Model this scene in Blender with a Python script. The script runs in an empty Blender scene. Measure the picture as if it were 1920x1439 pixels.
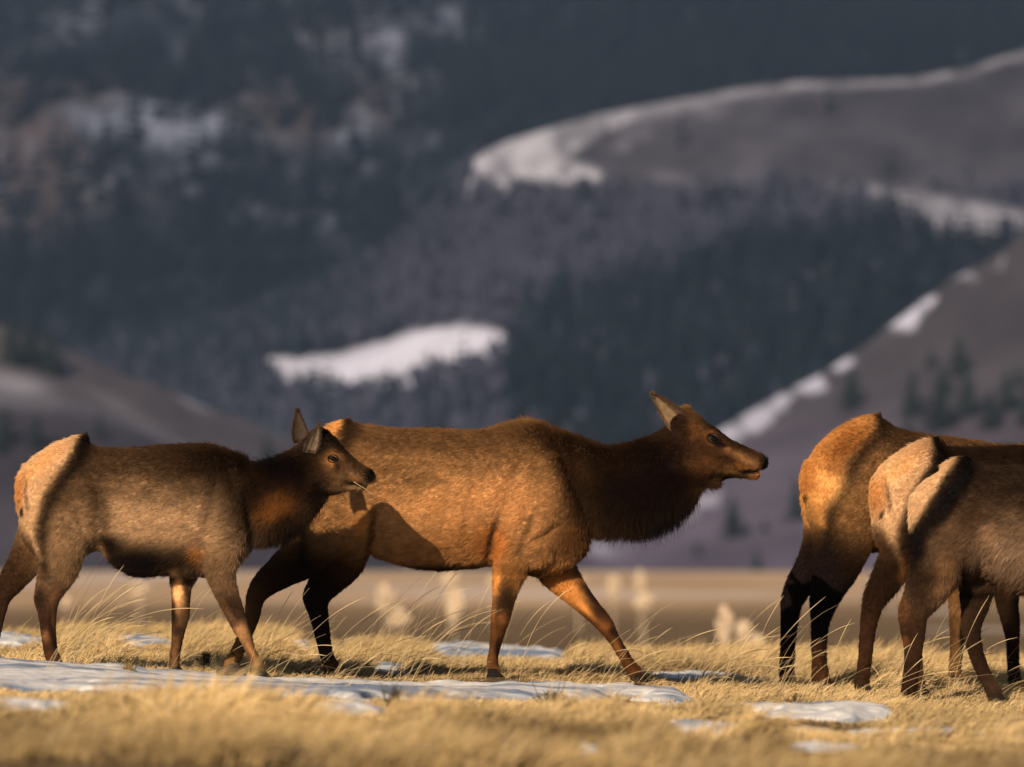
import bpy, math, random
import numpy as np
from mathutils import Vector, Matrix
from mathutils.bvhtree import BVHTree

rng = np.random.default_rng(7)
random.seed(7)
SC = bpy.context.scene
COL = SC.collection

# ------------------------------------------------------------------ camera, sky, sun, exposure
F = 10650.0                      # focal length in photo pixels (200 mm lens)
CAMZ = 0.65
HORY = 1045.0
PITCH = math.atan((HORY - 719.5) / F)
cam_d = bpy.data.cameras.new('camera')
cam = bpy.data.objects.new('camera', cam_d)
COL.objects.link(cam)
cam.location = (0, 0, CAMZ)
cam.rotation_euler = (math.pi / 2 + PITCH, 0, 0)
cam_d.sensor_width = 36
cam_d.lens = 36 * F / 1920
cam_d.clip_start = 0.5
cam_d.clip_end = 12000
cam_d.dof.use_dof = True
cam_d.dof.focus_distance = 29.75
cam_d.dof.aperture_fstop = 2.5
SC.camera = cam

SUN_TRAVEL = Vector((0.37, 1.0, -0.46)).normalized()
world = bpy.data.worlds.new('World')
SC.world = world
world.use_nodes = True
wn = world.node_tree
wn.nodes.clear()
sky = wn.nodes.new('ShaderNodeTexSky')
sky.sky_type = 'NISHITA'
sky.sun_disc = False
sky.sun_elevation = math.asin(-SUN_TRAVEL.z)
sky.sun_rotation = math.atan2(-SUN_TRAVEL.x, -SUN_TRAVEL.y)
bgn = wn.nodes.new('ShaderNodeBackground')
bgn.inputs['Strength'].default_value = 0.05
won = wn.nodes.new('ShaderNodeOutputWorld')
wn.links.new(sky.outputs[0], bgn.inputs[0])
wn.links.new(bgn.outputs[0], won.inputs[0])

sd = bpy.data.lights.new('sun', 'SUN')
sd.energy = 5.0
sd.angle = math.radians(0.5)
sd.color = (1.0, 0.80, 0.57)
sun = bpy.data.objects.new('sun', sd)
COL.objects.link(sun)
sun.rotation_euler = SUN_TRAVEL.to_track_quat('-Z', 'Y').to_euler()

SC.view_settings.view_transform = 'Standard'
SC.view_settings.look = 'None'
SC.view_settings.gamma = 1
SC.view_settings.exposure = 0.02
SC.view_settings.use_curve_mapping = False

# ------------------------------------------------------------------ helpers
_c, _s = math.cos(PITCH), math.sin(PITCH)
FW = np.array([0, _c, _s])
UP = np.array([0, -_s, _c])
RT = np.array([1.0, 0, 0])


def at(px, py, Y):
    """world point seen at photo pixel (px, py) at depth y = Y"""
    px = np.asarray(px, float); py = np.asarray(py, float)
    d = FW + ((px - 960) / F)[..., None] * RT + ((719.5 - py) / F)[..., None] * UP
    t = (np.asarray(Y, float) / d[..., 1])[..., None]
    p = d * t
    p[..., 2] += CAMZ
    return p


def project(P):
    Q = np.asarray(P, float).copy()
    Q[..., 2] -= CAMZ
    w = Q @ FW
    return 960 + F * (Q @ RT) / w, 719.5 - F * (Q @ UP) / w


def _hash(ix, iy, iz, seed):
    h = (ix * 374761393 + iy * 668265263 + iz * 2147483647 + seed * 974634777) & 0xFFFFFFFF
    h = ((h ^ (h >> 13)) * 1274126177) & 0xFFFFFFFF
    h = h ^ (h >> 16)
    return (h & 0xFFFFFF) / float(0xFFFFFF)


def noise(x, y, z=0.0, seed=0):
    x, y, z = np.broadcast_arrays(np.asarray(x, float), np.asarray(y, float), np.asarray(z, float))
    ix, iy, iz = np.floor(x).astype(np.int64), np.floor(y).astype(np.int64), np.floor(z).astype(np.int64)
    fx, fy, fz = x - ix, y - iy, z - iz
    fx, fy, fz = [f * f * (3 - 2 * f) for f in (fx, fy, fz)]
    r = 0
    for a in (0, 1):
        for b in (0, 1):
            for c in (0, 1):
                w = (fx if a else 1 - fx) * (fy if b else 1 - fy) * (fz if c else 1 - fz)
                r = r + w * _hash(ix + a, iy + b, iz + c, seed)
    return r * 2 - 1


def fbm(x, y, z=0.0, seed=0, octaves=4):
    r, a, t = 0, 1.0, 0
    for o in range(octaves):
        r = r + a * noise(x * 2 ** o, y * 2 ** o, z * 2 ** o, seed + o)
        t += a
        a *= 0.5
    return r / t


def sstep(a, b, x):
    t = np.clip((x - a) / (b - a), 0, 1)
    return t * t * (3 - 2 * t)


def poly_sd(x, y, pts):
    """signed distance to a polygon, positive inside"""
    pts = np.asarray(pts, float)
    d2 = np.full(x.shape, 1e18)
    inside = np.zeros(x.shape, bool)
    for i in range(len(pts)):
        ax, ay = pts[i]
        bx, by = pts[(i + 1) % len(pts)]
        ex, ey = bx - ax, by - ay
        t = np.clip(((x - ax) * ex + (y - ay) * ey) / (ex * ex + ey * ey + 1e-12), 0, 1)
        d2 = np.minimum(d2, (x - ax - t * ex) ** 2 + (y - ay - t * ey) ** 2)
        c = ((ay > y) != (by > y)) & (x < ex * (y - ay) / (by - ay + 1e-12) + ax)
        inside ^= c
    d = np.sqrt(d2)
    return np.where(inside, d, -d)


def mesh_obj(name, verts, faces, mat=None, parent=None, smooth=True, col=None):
    me = bpy.data.meshes.new(name)
    verts = np.asarray(verts, float)
    if isinstance(faces, np.ndarray):
        k = faces.shape[1]
        me.vertices.add(len(verts)); me.vertices.foreach_set('co', verts.ravel())
        me.loops.add(faces.size); me.loops.foreach_set('vertex_index', faces.ravel().astype(np.int32))
        me.polygons.add(len(faces))
        me.polygons.foreach_set('loop_start', np.arange(0, faces.size, k, dtype=np.int32))
        me.update(calc_edges=True)
    else:
        me.from_pydata([tuple(v) for v in verts], [], faces)
    if smooth:
        me.polygons.foreach_set('use_smooth', np.ones(len(me.polygons), bool))
    if col is not None:
        set_col(me, col)
    if mat: me.materials.append(mat)
    o = bpy.data.objects.new(name, me)
    COL.objects.link(o)
    if parent: o.parent = parent
    return o


def set_col(me, col):
    a = me.color_attributes.get('col') or me.color_attributes.new('col', 'FLOAT_COLOR', 'POINT')
    c = np.ones((len(me.vertices), 4)); c[:, :3] = col
    a.data.foreach_set('color', c.astype(np.float32).ravel())


def tag(o, label=None, cat=None, group=None, kind=None):
    if label: o['label'] = label
    if cat: o['category'] = cat
    if group: o['group'] = group
    if kind: o['kind'] = kind
    return o


def empty(name, loc, label, cat, group=None):
    o = bpy.data.objects.new(name, None)
    o.empty_display_size = 0.2
    COL.objects.link(o)
    o.location = loc
    return tag(o, label, cat, group)


def material(name, color=(.5, .5, .5), rough=.9, attr=None, nscale=None, namt=.3, bump=0, bscale=50, spec=.2, sss=0, coords='Object'):
    m = bpy.data.materials.new(name)
    m.use_nodes = True
    nt = m.node_tree
    b = nt.nodes['Principled BSDF']
    b.inputs['Roughness'].default_value = rough
    b.inputs['Specular IOR Level'].default_value = spec
    if attr:
        a = nt.nodes.new('ShaderNodeAttribute'); a.attribute_name = attr
        src = a.outputs['Color']
    else:
        r = nt.nodes.new('ShaderNodeRGB'); r.outputs[0].default_value = (*color, 1)
        src = r.outputs[0]
    tc = nt.nodes.new('ShaderNodeTexCoord')
    if nscale:
        n = nt.nodes.new('ShaderNodeTexNoise')
        n.inputs['Scale'].default_value = nscale
        n.inputs['Detail'].default_value = 6
        nt.links.new(tc.outputs[coords], n.inputs['Vector'])
        mr = nt.nodes.new('ShaderNodeMapRange')
        mr.inputs['From Min'].default_value = .25; mr.inputs['From Max'].default_value = .75
        mr.inputs['To Min'].default_value = 1 - namt; mr.inputs['To Max'].default_value = 1 + namt
        nt.links.new(n.outputs['Fac'], mr.inputs['Value'])
        mx = nt.nodes.new('ShaderNodeVectorMath'); mx.operation = 'SCALE'
        nt.links.new(src, mx.inputs[0]); nt.links.new(mr.outputs[0], mx.inputs['Scale'])
        src = mx.outputs[0]
    nt.links.new(src, b.inputs['Base Color'])
    if bump:
        n2 = nt.nodes.new('ShaderNodeTexNoise'); n2.inputs['Scale'].default_value = bscale
        n2.inputs['Detail'].default_value = 5
        nt.links.new(tc.outputs[coords], n2.inputs['Vector'])
        bp = nt.nodes.new('ShaderNodeBump'); bp.inputs['Strength'].default_value = 1
        bp.inputs['Distance'].default_value = bump
        nt.links.new(n2.outputs['Fac'], bp.inputs['Height'])
        nt.links.new(bp.outputs[0], b.inputs['Normal'])
    return m


def hair_obj(name, pos, rad, col, mat, parent=None):
    """pos (N,K,3), rad (N,K), col (N,3): strands as one hair curves object"""
    N, K = rad.shape
    hc = bpy.data.hair_curves.new(name)
    hc.add_curves([K] * N)
    hc.attributes['position'].data.foreach_set('vector', pos.astype(np.float32).ravel())
    ra = hc.attributes.get('radius') or hc.attributes.new('radius', 'FLOAT', 'POINT')
    ra.data.foreach_set('value', rad.astype(np.float32).ravel())
    ca = hc.attributes.new('col', 'FLOAT_COLOR', 'CURVE')
    c = np.ones((N, 4), np.float32); c[:, :3] = col
    ca.data.foreach_set('color', c.ravel())
    hc.materials.append(mat)
    o = bpy.data.objects.new(name, hc)
    COL.objects.link(o)
    if parent: o.parent = parent
    return o


M_ground = material('meadow_soil', rough=1, attr='col', nscale=9, namt=.35, bump=.01, bscale=30, spec=.05)
M_snow = material('snow', (.74, .78, .86), rough=.6, attr='col', nscale=6, namt=.08, bump=.03, bscale=9, spec=.3)
M_grass = material('dry_grass', rough=.75, attr='col', spec=.15)
M_hill = material('hillside', rough=1, attr='col', nscale=.02, namt=.3, spec=.03)
M_needles = material('conifer_needles', rough=.9, attr='col', spec=.1)
M_bark = material('bark', (.06, .045, .035), rough=.95, nscale=3, spec=.1)
M_aspen = material('bare_twigs', rough=.95, attr='col', spec=.05)
M_skin = material('elk_coat_base', rough=.85, attr='col', nscale=60, namt=.25, bump=.002, bscale=180, spec=.12)
M_fur = material('elk_fur', rough=.7, attr='col', spec=.07)
M_eye = material('elk_eye', (.004, .003, .002), rough=.05, spec=.22)
M_hoof = material('hoof', (.014, .011, .009), rough=.8, nscale=40, spec=.1)
M_twig = material('dead_twig', (.035, .025, .018), rough=.9, spec=.1)

# ------------------------------------------------------------------ ground
PLAIN_Z = -2.35
hoofs = []   # (px, py, Y) of hooves on the ground, filled from the elk table below

HOOF_REF = [(-25, 1246, 29.5), (107, 1252, 29.2), (325, 1262, 29.5), (489, 1268, 29.2),
            (431, 1264, 30.2), (623, 1274, 30.5), (924, 1272, 30.0), (1195, 1280, 30.4),
            (1478, 1282, 32.4), (1535, 1298, 32.05), (1795, 1284, 32.4), (1902, 1320, 32.1),
            (1613, 1302, 30.5), (1725, 1306, 30.8), (1702, 1318, 29.9), (1868, 1322, 30.2)]
_hp = np.array([at(a, b, c) for a, b, c in HOOF_REF])
_A = np.c_[np.ones(len(_hp)), _hp[:, 0]]
_pl, *_ = np.linalg.lstsq(_A, _hp[:, 2], rcond=None)
_res = _hp[:, 2] - _A @ _pl


def ground_z(x, y, detail=True):
    x = np.asarray(x, float); y = np.asarray(y, float)
    xs = 6 * np.tanh(x / 6)
    z = _pl[0] + _pl[1] * xs
    w = 0; acc = 0
    for (hx, hy, _), r in zip(_hp, _res):
        g = np.exp(-((x - hx) ** 2 / .25 + (y - hy) ** 2 / .35))
        acc = acc + g * r; w = w + g
    z = z + acc / (w + .25)
    if detail:
        z = z + .035 * fbm(x * .9, y * .5, 0, 11, 3) * sstep(0, 1, np.abs(y - 30.3) / 2.5)
    # the near meadow is a bench: beyond a crest it drops to the plain
    crest = 38.5 + .8 * noise(x * .35, 0, 0, 5)
    drop = sstep(0, 1, (y - crest) / 60.0)
    rise = .02 * np.exp(-((y - crest + 1.5) / 2.5) ** 2)
    z = (z + rise) * (1 - drop) + PLAIN_Z * drop
    return z


ys = np.concatenate([np.arange(5, 16, .5), np.arange(16, 42, .12), np.geomspace(42, 1500, 170)])
us = np.linspace(-1, 1, 241)
us = np.sign(us) * (0.35 * np.abs(us) + 0.65 * np.abs(us) ** 3)
GX = us[None, :] * (14 + ys[:, None] * .8)
GY = np.repeat(ys[:, None], len(us), 1)
GZ = ground_z(GX, GY)
px_, py_ = project(np.stack([GX, GY, GZ], -1))
near = 1 - sstep(36, 60, GY)
n1 = fbm(GX * .8, GY * .5, 0, 3, 4)
c_near = np.array([.16, .11, .055]) * (1 + .35 * n1[..., None])
n2 = fbm(GX * .012, GY * .006, 0, 8, 4)
n3 = fbm(GX * .05, GY * .012, 0, 18, 4)
c_dark = np.array([.20, .135, .075])
c_tan = np.array([.66, .45, .27])
far_t = sstep(1168, 1105, py_ + 22 * n2)[..., None]
c_plain = c_dark * (1 - far_t) + c_tan * far_t
c_plain = c_plain * (1 + .35 * n3[..., None])
snowm = sstep(.18, .40, fbm(GX * .035, GY * .009, 0, 28, 4)) * sstep(1150, 1110, py_)
snowm = np.maximum(snowm, sstep(.38, .5, fbm(GX * .09, GY * .03, 0, 38, 3)) * sstep(60, 110, GY) * .8)
snowm = np.maximum(snowm, sstep(1082, 1070, py_) * .35)
c_plain = c_plain * (1 - snowm[..., None] * .6) + np.array([.80, .70, .66]) * snowm[..., None] * .6
gc = c_near * near[..., None] + c_plain * (1 - near[..., None])
nr, nc = GX.shape
idx = np.arange(nr * nc).reshape(nr, nc)
quads = np.stack([idx[:-1, :-1], idx[:-1, 1:], idx[1:, 1:], idx[1:, :-1]], -1).reshape(-1, 4)
ground = mesh_obj('ground', np.stack([GX, GY, GZ], -1).reshape(-1, 3), quads, M_ground, col=gc.reshape(-1, 3))
tag(ground, kind='structure')

# ------------------------------------------------------------------ snow drifts on the meadow
SNOW = [
    [(-120, 1236), (0, 1240), (120, 1247), (250, 1255), (400, 1267), (560, 1277), (700, 1282), (900, 1284), (1060, 1283), (1180, 1291), (1270, 1299),
     (1322, 1322), (1240, 1321), (1150, 1309), (1090, 1319), (1000, 1315), (880, 1322), (760, 1313), (650, 1320), (560, 1309), (520, 1322), (430, 1318), (330, 1300), (260, 1310), (120, 1300), (0, 1304), (-120, 1300)],
    [(1205, 1266), (1300, 1261), (1390, 1270), (1460, 1279), (1400, 1284), (1290, 1279), (1225, 1272)],
    [(1348, 1324), (1430, 1326), (1560, 1331), (1650, 1339), (1688, 1350), (1600, 1356), (1500, 1349), (1420, 1347), (1375, 1338)],
    [(1150, 1362), (1290, 1361), (1440, 1366), (1570, 1371), (1560, 1384), (1440, 1378), (1330, 1390), (1250, 1378)],
    [(1590, 1374), (1750, 1378), (1900, 1386), (2050, 1392), (2050, 1400), (1880, 1398), (1740, 1390), (1620, 1388)],
    [(1445, 1400), (1530, 1398), (1610, 1404), (1560, 1411), (1470, 1409)],
    [(-100, 1186), (70, 1190), (110, 1212), (20, 1222), (-100, 1218)],
    [(190, 1202), (260, 1192), (340, 1206), (320, 1220), (240, 1218)],
    [(500, 1212), (560, 1206), (650, 1212), (640, 1226), (540, 1224)],
    [(770, 1218), (860, 1212), (960, 1214), (1070, 1222), (1050, 1244), (930, 1240), (840, 1238)],
    [(690, 1250), (740, 1246), (800, 1254), (760, 1262), (700, 1260)],
    [(-60, 1318), (60, 1320), (190, 1330), (120, 1338), (0, 1334), (-60, 1330)],
    [(555, 1328), (680, 1330), (790, 1342), (700, 1348), (590, 1344)],
    [(1060, 1414), (1110, 1412), (1130, 1424), (1080, 1428)],
    [(70, 1418), (120, 1416), (140, 1428), (90, 1432)],
]
SNOW_TH = [.03, .03, .04, .03, .03, .03, .03, .03, .03, .04, .02, .03, .04, .03, .03]


def snow_mask(px, py, x, y):
    """(-)outside / inside distance in pixels of the nearest drift, and its thickness"""
    jag = 9.0 * fbm(x * 4, y * 2.2, 0, 51, 4)
    best = np.full(px.shape, -99.0); th = np.zeros(px.shape)
    for p, t in zip(SNOW, SNOW_TH):
        q = np.asarray(p, float).copy()
        sel = (px > q[:, 0].min() - 60) & (px < q[:, 0].max() + 60) & (py > q[:, 1].min() - 30) & (py < q[:, 1].max() + 30)
        if not sel.any():
            continue
        # vertical axis is foreshortened about ten times: widen it for the distance
        d = poly_sd(px[sel], py[sel] * 4, q * np.array([1, 4]))
        b = best[sel]; tt = th[sel]
        m = d > b
        b[m] = d[m]; tt[m] = t
        best[sel] = b; th[sel] = tt
    streak = fbm(px / 110, py / 4.2, 0, 52, 3) + .5 * noise(px / 28, py / 2.5, 0, 53)
    return np.where(best > -60, best + jag * 1.3 + 42 * np.minimum(streak + .10, 0) + 9 * streak, best), th


def snow_height(px, py, x, y):
    d, th = snow_mask(px, py, x, y)
    e = sstep(0, 1, d / 34.0)
    return d, th * e * (1 + .5 * fbm(x * 1.6, y * 1.1, 0, 61, 3)) + .018 * fbm(x * 5, y * 2.4, 0, 71, 4) * e


sy = np.arange(18, 42, .06)
sx = np.linspace(-1, 1, 520)
SX = sx[None, :] * (sy[:, None] * .125)
SY = np.repeat(sy[:, None], len(sx), 1)
SG = ground_z(SX, SY)
spx, spy = project(np.stack([SX, SY, SG], -1))
sdist, sh = snow_height(spx, spy, SX, SY)
SZ = SG + np.where(sdist > 0, .01 + sh, -.02)
inside = sdist > -3
nr, nc = SX.shape
idx = np.arange(nr * nc).reshape(nr, nc)
q = np.stack([idx[:-1, :-1], idx[:-1, 1:], idx[1:, 1:], idx[1:, :-1]], -1)
keep = inside[:-1, :-1] | inside[1:, 1:] | inside[:-1, 1:] | inside[1:, :-1]
q = q[keep]
used, inv = np.unique(q.ravel(), return_inverse=True)
V = np.stack([SX, SY, SZ], -1).reshape(-1, 3)[used]
# snow colour: white windblown ridges, the shade in the troughs painted grey-blue
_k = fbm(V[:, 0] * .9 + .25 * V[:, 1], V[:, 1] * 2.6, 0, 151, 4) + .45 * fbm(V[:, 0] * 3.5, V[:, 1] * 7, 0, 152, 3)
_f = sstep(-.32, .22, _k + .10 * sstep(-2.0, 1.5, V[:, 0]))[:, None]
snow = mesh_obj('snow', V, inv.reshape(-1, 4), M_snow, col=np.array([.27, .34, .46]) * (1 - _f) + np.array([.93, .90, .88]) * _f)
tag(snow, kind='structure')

# ------------------------------------------------------------------ hills
def lerp_poly(pts, x):
    p = np.asarray(pts, float)
    return np.interp(x, p[:, 0], p[:, 1])


def hill(name, crest, d_crest, d_foot, x0, x1, nx, ny, colour, rough=6.0, seed=1, foot_y=1078, curve=1.0):
    """a hillside of real ground from its foot at distance d_foot up to a crest at d_crest, and down again behind"""
    px = np.linspace(x0, x1, nx)
    cy = lerp_poly(crest, px)
    foot = at(px, np.full(nx, foot_y), d_foot)
    foot[:, 2] = np.minimum(foot[:, 2], PLAIN_Z - .5)
    cr = at(px, cy, d_crest)
    v = np.linspace(0, 1, ny)[:, None, None]
    P = foot[None] * (1 - v) + cr[None] * v
    vv = v[..., 0]
    z0, z1 = foot[:, 2][None], cr[:, 2][None]
    P[..., 2] = z0 + (z1 - z0) * (vv ** curve)
    lump = fbm(P[..., 0] * .006, P[..., 1] * .006, 0, seed, 5)
    P[..., 2] += rough * lump * np.sin(np.pi * np.clip(vv, 0, 1)) ** .6
    P[..., 1] += rough * 2.0 * fbm(P[..., 0] * .004, P[..., 2] * .01, 3, seed + 9, 3) * np.sin(np.pi * vv)
    back = []
    for k in range(1, 7):
        b = cr.copy(); b[:, 1] += 60 * k * k; b[:, 0] *= (1 + .01 * k)
        b[:, 2] = cr[:, 2] - (cr[:, 2] - PLAIN_Z + 3) * (k / 6.0) ** 1.3
        back.append(b)
    P = np.concatenate([P, np.array(back)], 0)
    nr, nc = P.shape[:2]
    idx = np.arange(nr * nc).reshape(nr, nc)
    quads = np.stack([idx[:-1, :-1], idx[:-1, 1:], idx[1:, 1:], idx[1:, :-1]], -1).reshape(-1, 4)
    ppx, ppy = project(P)
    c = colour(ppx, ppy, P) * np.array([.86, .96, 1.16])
    o = mesh_obj(name, P.reshape(-1, 3), quads, M_hill, col=c.reshape(-1, 3))
    tag(o, kind='structure')
    return P[:ny], o


def blobs(x, y, lst, warp=None):
    r = np.zeros(x.shape)
    for bx, by, rx, ry, ang, s in lst:
        a = math.radians(ang); dx, dy = x - bx, y - by
        u = (dx * math.cos(a) + dy * math.sin(a)) / rx
        v = (-dx * math.sin(a) + dy * math.cos(a)) / ry
        r = np.maximum(r, s * np.exp(-(u * u + v * v) ** 1.5))
    return r


def mix(c, d, f):
    return c * (1 - f[..., None]) + np.asarray(d) * f[..., None]


C_SNOW = np.array([.62, .57, .58])
SNOW_TL = [(310, 235, 150, 38, 8, .42), (95, 95, 60, 16, 8, .28), (350, 100, 30, 30, 0, .2), (715, 95, 42, 42, 60, .38), (600, 110, 90, 50, 0, .16),
           (840, 42, 70, 22, 0, .3), (650, 245, 40, 26, -20, .3), (400, 310, 120, 16, -12, .2), (745, 190, 8, 50, 0, .2), (160, 40, 60, 25, 0, .15),
           (600, 385, 60, 45, 0, .16), (870, 60, 12, 40, 0, .3), (500, 60, 60, 30, 0, .14)]
BROWN_TL = [(520, 210, 110, 70, 0, .8), (60, 300, 100, 140, 0, .9), (160, 170, 120, 40, 0, .5), (700, 180, 80, 70, 0, .5), (620, 90, 120, 60, 0, .5), (200, 370, 80, 40, 0, .5)]


def col_far(x, y, P):
    n = fbm(x * .012, y * .02, 0, 100, 5)
    n2 = fbm(x * .03, y * .03, 0, 110, 4)
    n4 = fbm(x * .035, y * .022, 0, 115, 5)
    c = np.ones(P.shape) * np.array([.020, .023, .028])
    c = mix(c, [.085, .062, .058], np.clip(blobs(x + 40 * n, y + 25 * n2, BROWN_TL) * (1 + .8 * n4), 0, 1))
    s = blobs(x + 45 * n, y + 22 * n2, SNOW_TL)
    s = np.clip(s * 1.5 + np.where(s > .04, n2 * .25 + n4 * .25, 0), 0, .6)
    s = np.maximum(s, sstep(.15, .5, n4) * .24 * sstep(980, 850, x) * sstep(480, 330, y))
    c = mix(c, np.array([.33, .345, .42]), s)  # greyed blue: the slope's shade is put into the snow colour
    return c


H2_CREST = [(-3200, 1085), (-1800, 860), (-600, 720), (100, 690), (300, 650), (480, 600), (650, 530), (760, 450), (840, 372), (868, 345), (880, 300), (915, 280), (960, 262),
            (1040, 238), (1120, 215), (1200, 200), (1310, 180), (1400, 163), (1500, 152), (1700, 147), (1800, 130), (1920, 95), (2200, 20), (2700, -60), (3400, 60), (4400, 420), (5600, 1085)]
MEADOW = [(478, 690), (520, 672), (600, 672), (650, 664), (700, 648), (770, 622), (860, 614), (930, 620), (962, 640), (945, 665), (880, 690), (830, 708), (760, 722), (710, 745), (655, 752), (600, 728), (560, 742), (510, 724)]
CRESTSNOW = [(868, 362), (872, 300), (960, 258), (1120, 212), (1200, 196), (1180, 225), (1110, 255), (1060, 290), (1130, 330), (1000, 350), (900, 368)]
MIDSNOW = [(1560, 352), (1650, 352), (1720, 362), (1800, 378), (1900, 400), (1990, 420), (1990, 438), (1850, 440), (1750, 440), (1690, 405), (1620, 375)]


def col_mid(x, y, P):
    n = fbm(x * .012, y * .02, 0, 200, 5)
    n2 = fbm(x * .035, y * .04, 0, 210, 4)
    cy = lerp_poly(H2_CREST, x)
    c = np.ones(P.shape) * np.array([.062, .056, .072])
    grassy = sstep(395, 340, y + 18 * n) * sstep(900, 1020, x)
    gcol = np.array([.076, .066, .074]) * (1 + .5 * n[..., None])
    c = c * (1 - grassy[..., None]) + gcol * grassy[..., None]
    s = sstep(-14, 8, poly_sd(x + 12 * n2, y + 10 * n, CRESTSNOW)) * 1.0
    s = np.maximum(s, sstep(26, 4, np.abs(y - cy - 9 + 9 * n2) * (1 + sstep(1250, 1500, x) * 1.2)) * .48 * sstep(860, 900, x))
    s = np.maximum(s, sstep(-16, 8, poly_sd(x + 12 * n2, y + 8 * n, MIDSNOW)) * .48)
    s = np.maximum(s, .25 * sstep(.1, .5, n) * grassy * sstep(1500, 1100, x))
    s = s * np.clip(1 + 1.1 * n2 - .25, .35, 1)
    c = mix(c, C_SNOW, s)
    m = sstep(-8, 5, poly_sd(x + 6 * n2, y + 8 * n2, MEADOW))
    c = mix(c, np.array([.80, .74, .78]), m)
    spots = blobs(x, y, [(262, 612, 14, 14, 0, .5), (312, 617, 12, 10, 0, .5), (395, 640, 30, 14, 0, .3), (180, 600, 30, 14, 0, .3)])
    return mix(c, C_SNOW, spots)


H3_CREST = [(900, 1080), (1000, 1072), (1100, 1012), (1200, 922), (1310, 832), (1380, 788), (1450, 747), (1540, 702), (1600, 664), (1700, 588), (1780, 528), (1850, 490), (1920, 440), (2100, 330), (2500, 160), (3100, 140), (3700, 420), (4600, 1085)]
RSNOW = [(1345, 818, 58, 30, -20, 1), (1420, 782, 46, 24, -34, 1), (1468, 752, 30, 20, -20, .9), (1520, 716, 36, 22, -10, 1), (1580, 682, 32, 18, 8, 1), (1700, 592, 34, 22, -30, 1), (1738, 566, 18, 12, 0, .8), (1800, 514, 22, 12, -20, .6), (1862, 487, 20, 10, -20, .6),
         (1530, 632, 12, 16, 0, .7), (1240, 880, 40, 30, -35, .6), (1140, 1030, 70, 26, 0, .42), (1320, 940, 45, 18, -20, .5), (1285, 965, 30, 14, 0, .4)]


def col_right(x, y, P):
    n = fbm(x * .012, y * .018, 0, 300, 5)
    n2 = fbm(x * .03, y * .03, 0, 310, 4)
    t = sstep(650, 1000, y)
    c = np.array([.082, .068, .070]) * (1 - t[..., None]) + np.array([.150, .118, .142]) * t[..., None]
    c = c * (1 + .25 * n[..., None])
    return mix(c, np.array([.78, .72, .78]), np.clip(1.9 * blobs(x + 34 * n2 + 20 * n, y + 26 * n2, RSNOW) * (1 + .8 * n2) - .45, 0, 1) * .97)


H4_CREST = [(-3000, 1085), (-2300, 900), (-1500, 700), (-700, 570), (-200, 590), (0, 610), (80, 640), (200, 690), (330, 737), (380, 762), (470, 792), (560, 832), (700, 892), (900, 962), (1050, 1072), (1200, 1090)]


def col_left(x, y, P):
    n = fbm(x * .012, y * .02, 0, 400, 5)
    c = np.array([.105, .085, .083]) * (1 + .3 * n[..., None])
    s = blobs(x, y, [(362, 748, 34, 14, 30, .5), (530, 806, 40, 14, 25, .35), (30, 722, 62, 20, 8, .45), (235, 770, 90, 12, 30, .12)])
    return mix(c, C_SNOW, s)


H5_CREST = [(-2600, 1085), (-2000, 960), (-1300, 800), (-700, 720), (-100, 728), (0, 738), (110, 742), (190, 768), (280, 805), (420, 858), (600, 938), (780, 1068), (900, 1090)]


def col_low(x, y, P):
    n = fbm(x * .012, y * .02, 0, 500, 5)
    c = np.array([.068, .056, .062]) * (1 + .3 * n[..., None])
    cy = lerp_poly(H5_CREST, x)
    s = sstep(34, 4, np.abs(y - cy - 8)) * .16 * sstep(260, 90, x)
    s = np.maximum(s, sstep(14, 2, np.abs(y - cy - 3)) * .2)
    return mix(c, C_SNOW, s)


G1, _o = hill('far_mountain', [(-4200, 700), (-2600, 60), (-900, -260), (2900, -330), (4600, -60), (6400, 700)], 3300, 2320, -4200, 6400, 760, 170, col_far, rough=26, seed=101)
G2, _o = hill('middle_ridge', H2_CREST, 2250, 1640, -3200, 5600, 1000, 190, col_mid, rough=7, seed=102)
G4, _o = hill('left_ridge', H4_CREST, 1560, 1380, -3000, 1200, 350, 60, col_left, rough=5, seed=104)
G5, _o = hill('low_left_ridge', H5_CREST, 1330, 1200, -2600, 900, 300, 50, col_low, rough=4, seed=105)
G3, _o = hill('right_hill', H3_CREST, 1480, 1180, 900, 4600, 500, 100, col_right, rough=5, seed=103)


# ------------------------------------------------------------------ trees
def conifer(tiers=7, spikes=8, seed=0):
    """unit-height spruce crown: tiers of drooping boughs round a thin leader"""
    r = np.random.default_rng(seed)
    v, f = [], []
    for t in range(tiers):
        z = .10 + .82 * (t / (tiers - 1)) ** .92
        R = (.235 * (1 - (z - .05) ** 1.15) + .012) * r.uniform(.85, 1.15)
        drop = .085 * (1 - z * .6)
        a0 = r.uniform(0, 6.28)
        for s in range(spikes):
            a = a0 + 2 * math.pi * (s + r.uniform(-.25, .25)) / spikes
            Rr = R * r.uniform(.65, 1.2)
            w = .9 * math.pi / spikes
            b = len(v)
            top = z + .13 * (1 - z * .5)
            v += [(0, 0, min(top, 1.0)),
                  (math.cos(a - w) * Rr * .55, math.sin(a - w) * Rr * .55, z - drop * .3),
                  (math.cos(a) * Rr, math.sin(a) * Rr, z - drop),
                  (math.cos(a + w) * Rr * .55, math.sin(a + w) * Rr * .55, z - drop * .3)]
            f += [(b, b + 1, b + 2), (b, b + 2, b + 3)]
    return np.array(v), np.array(f)


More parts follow.
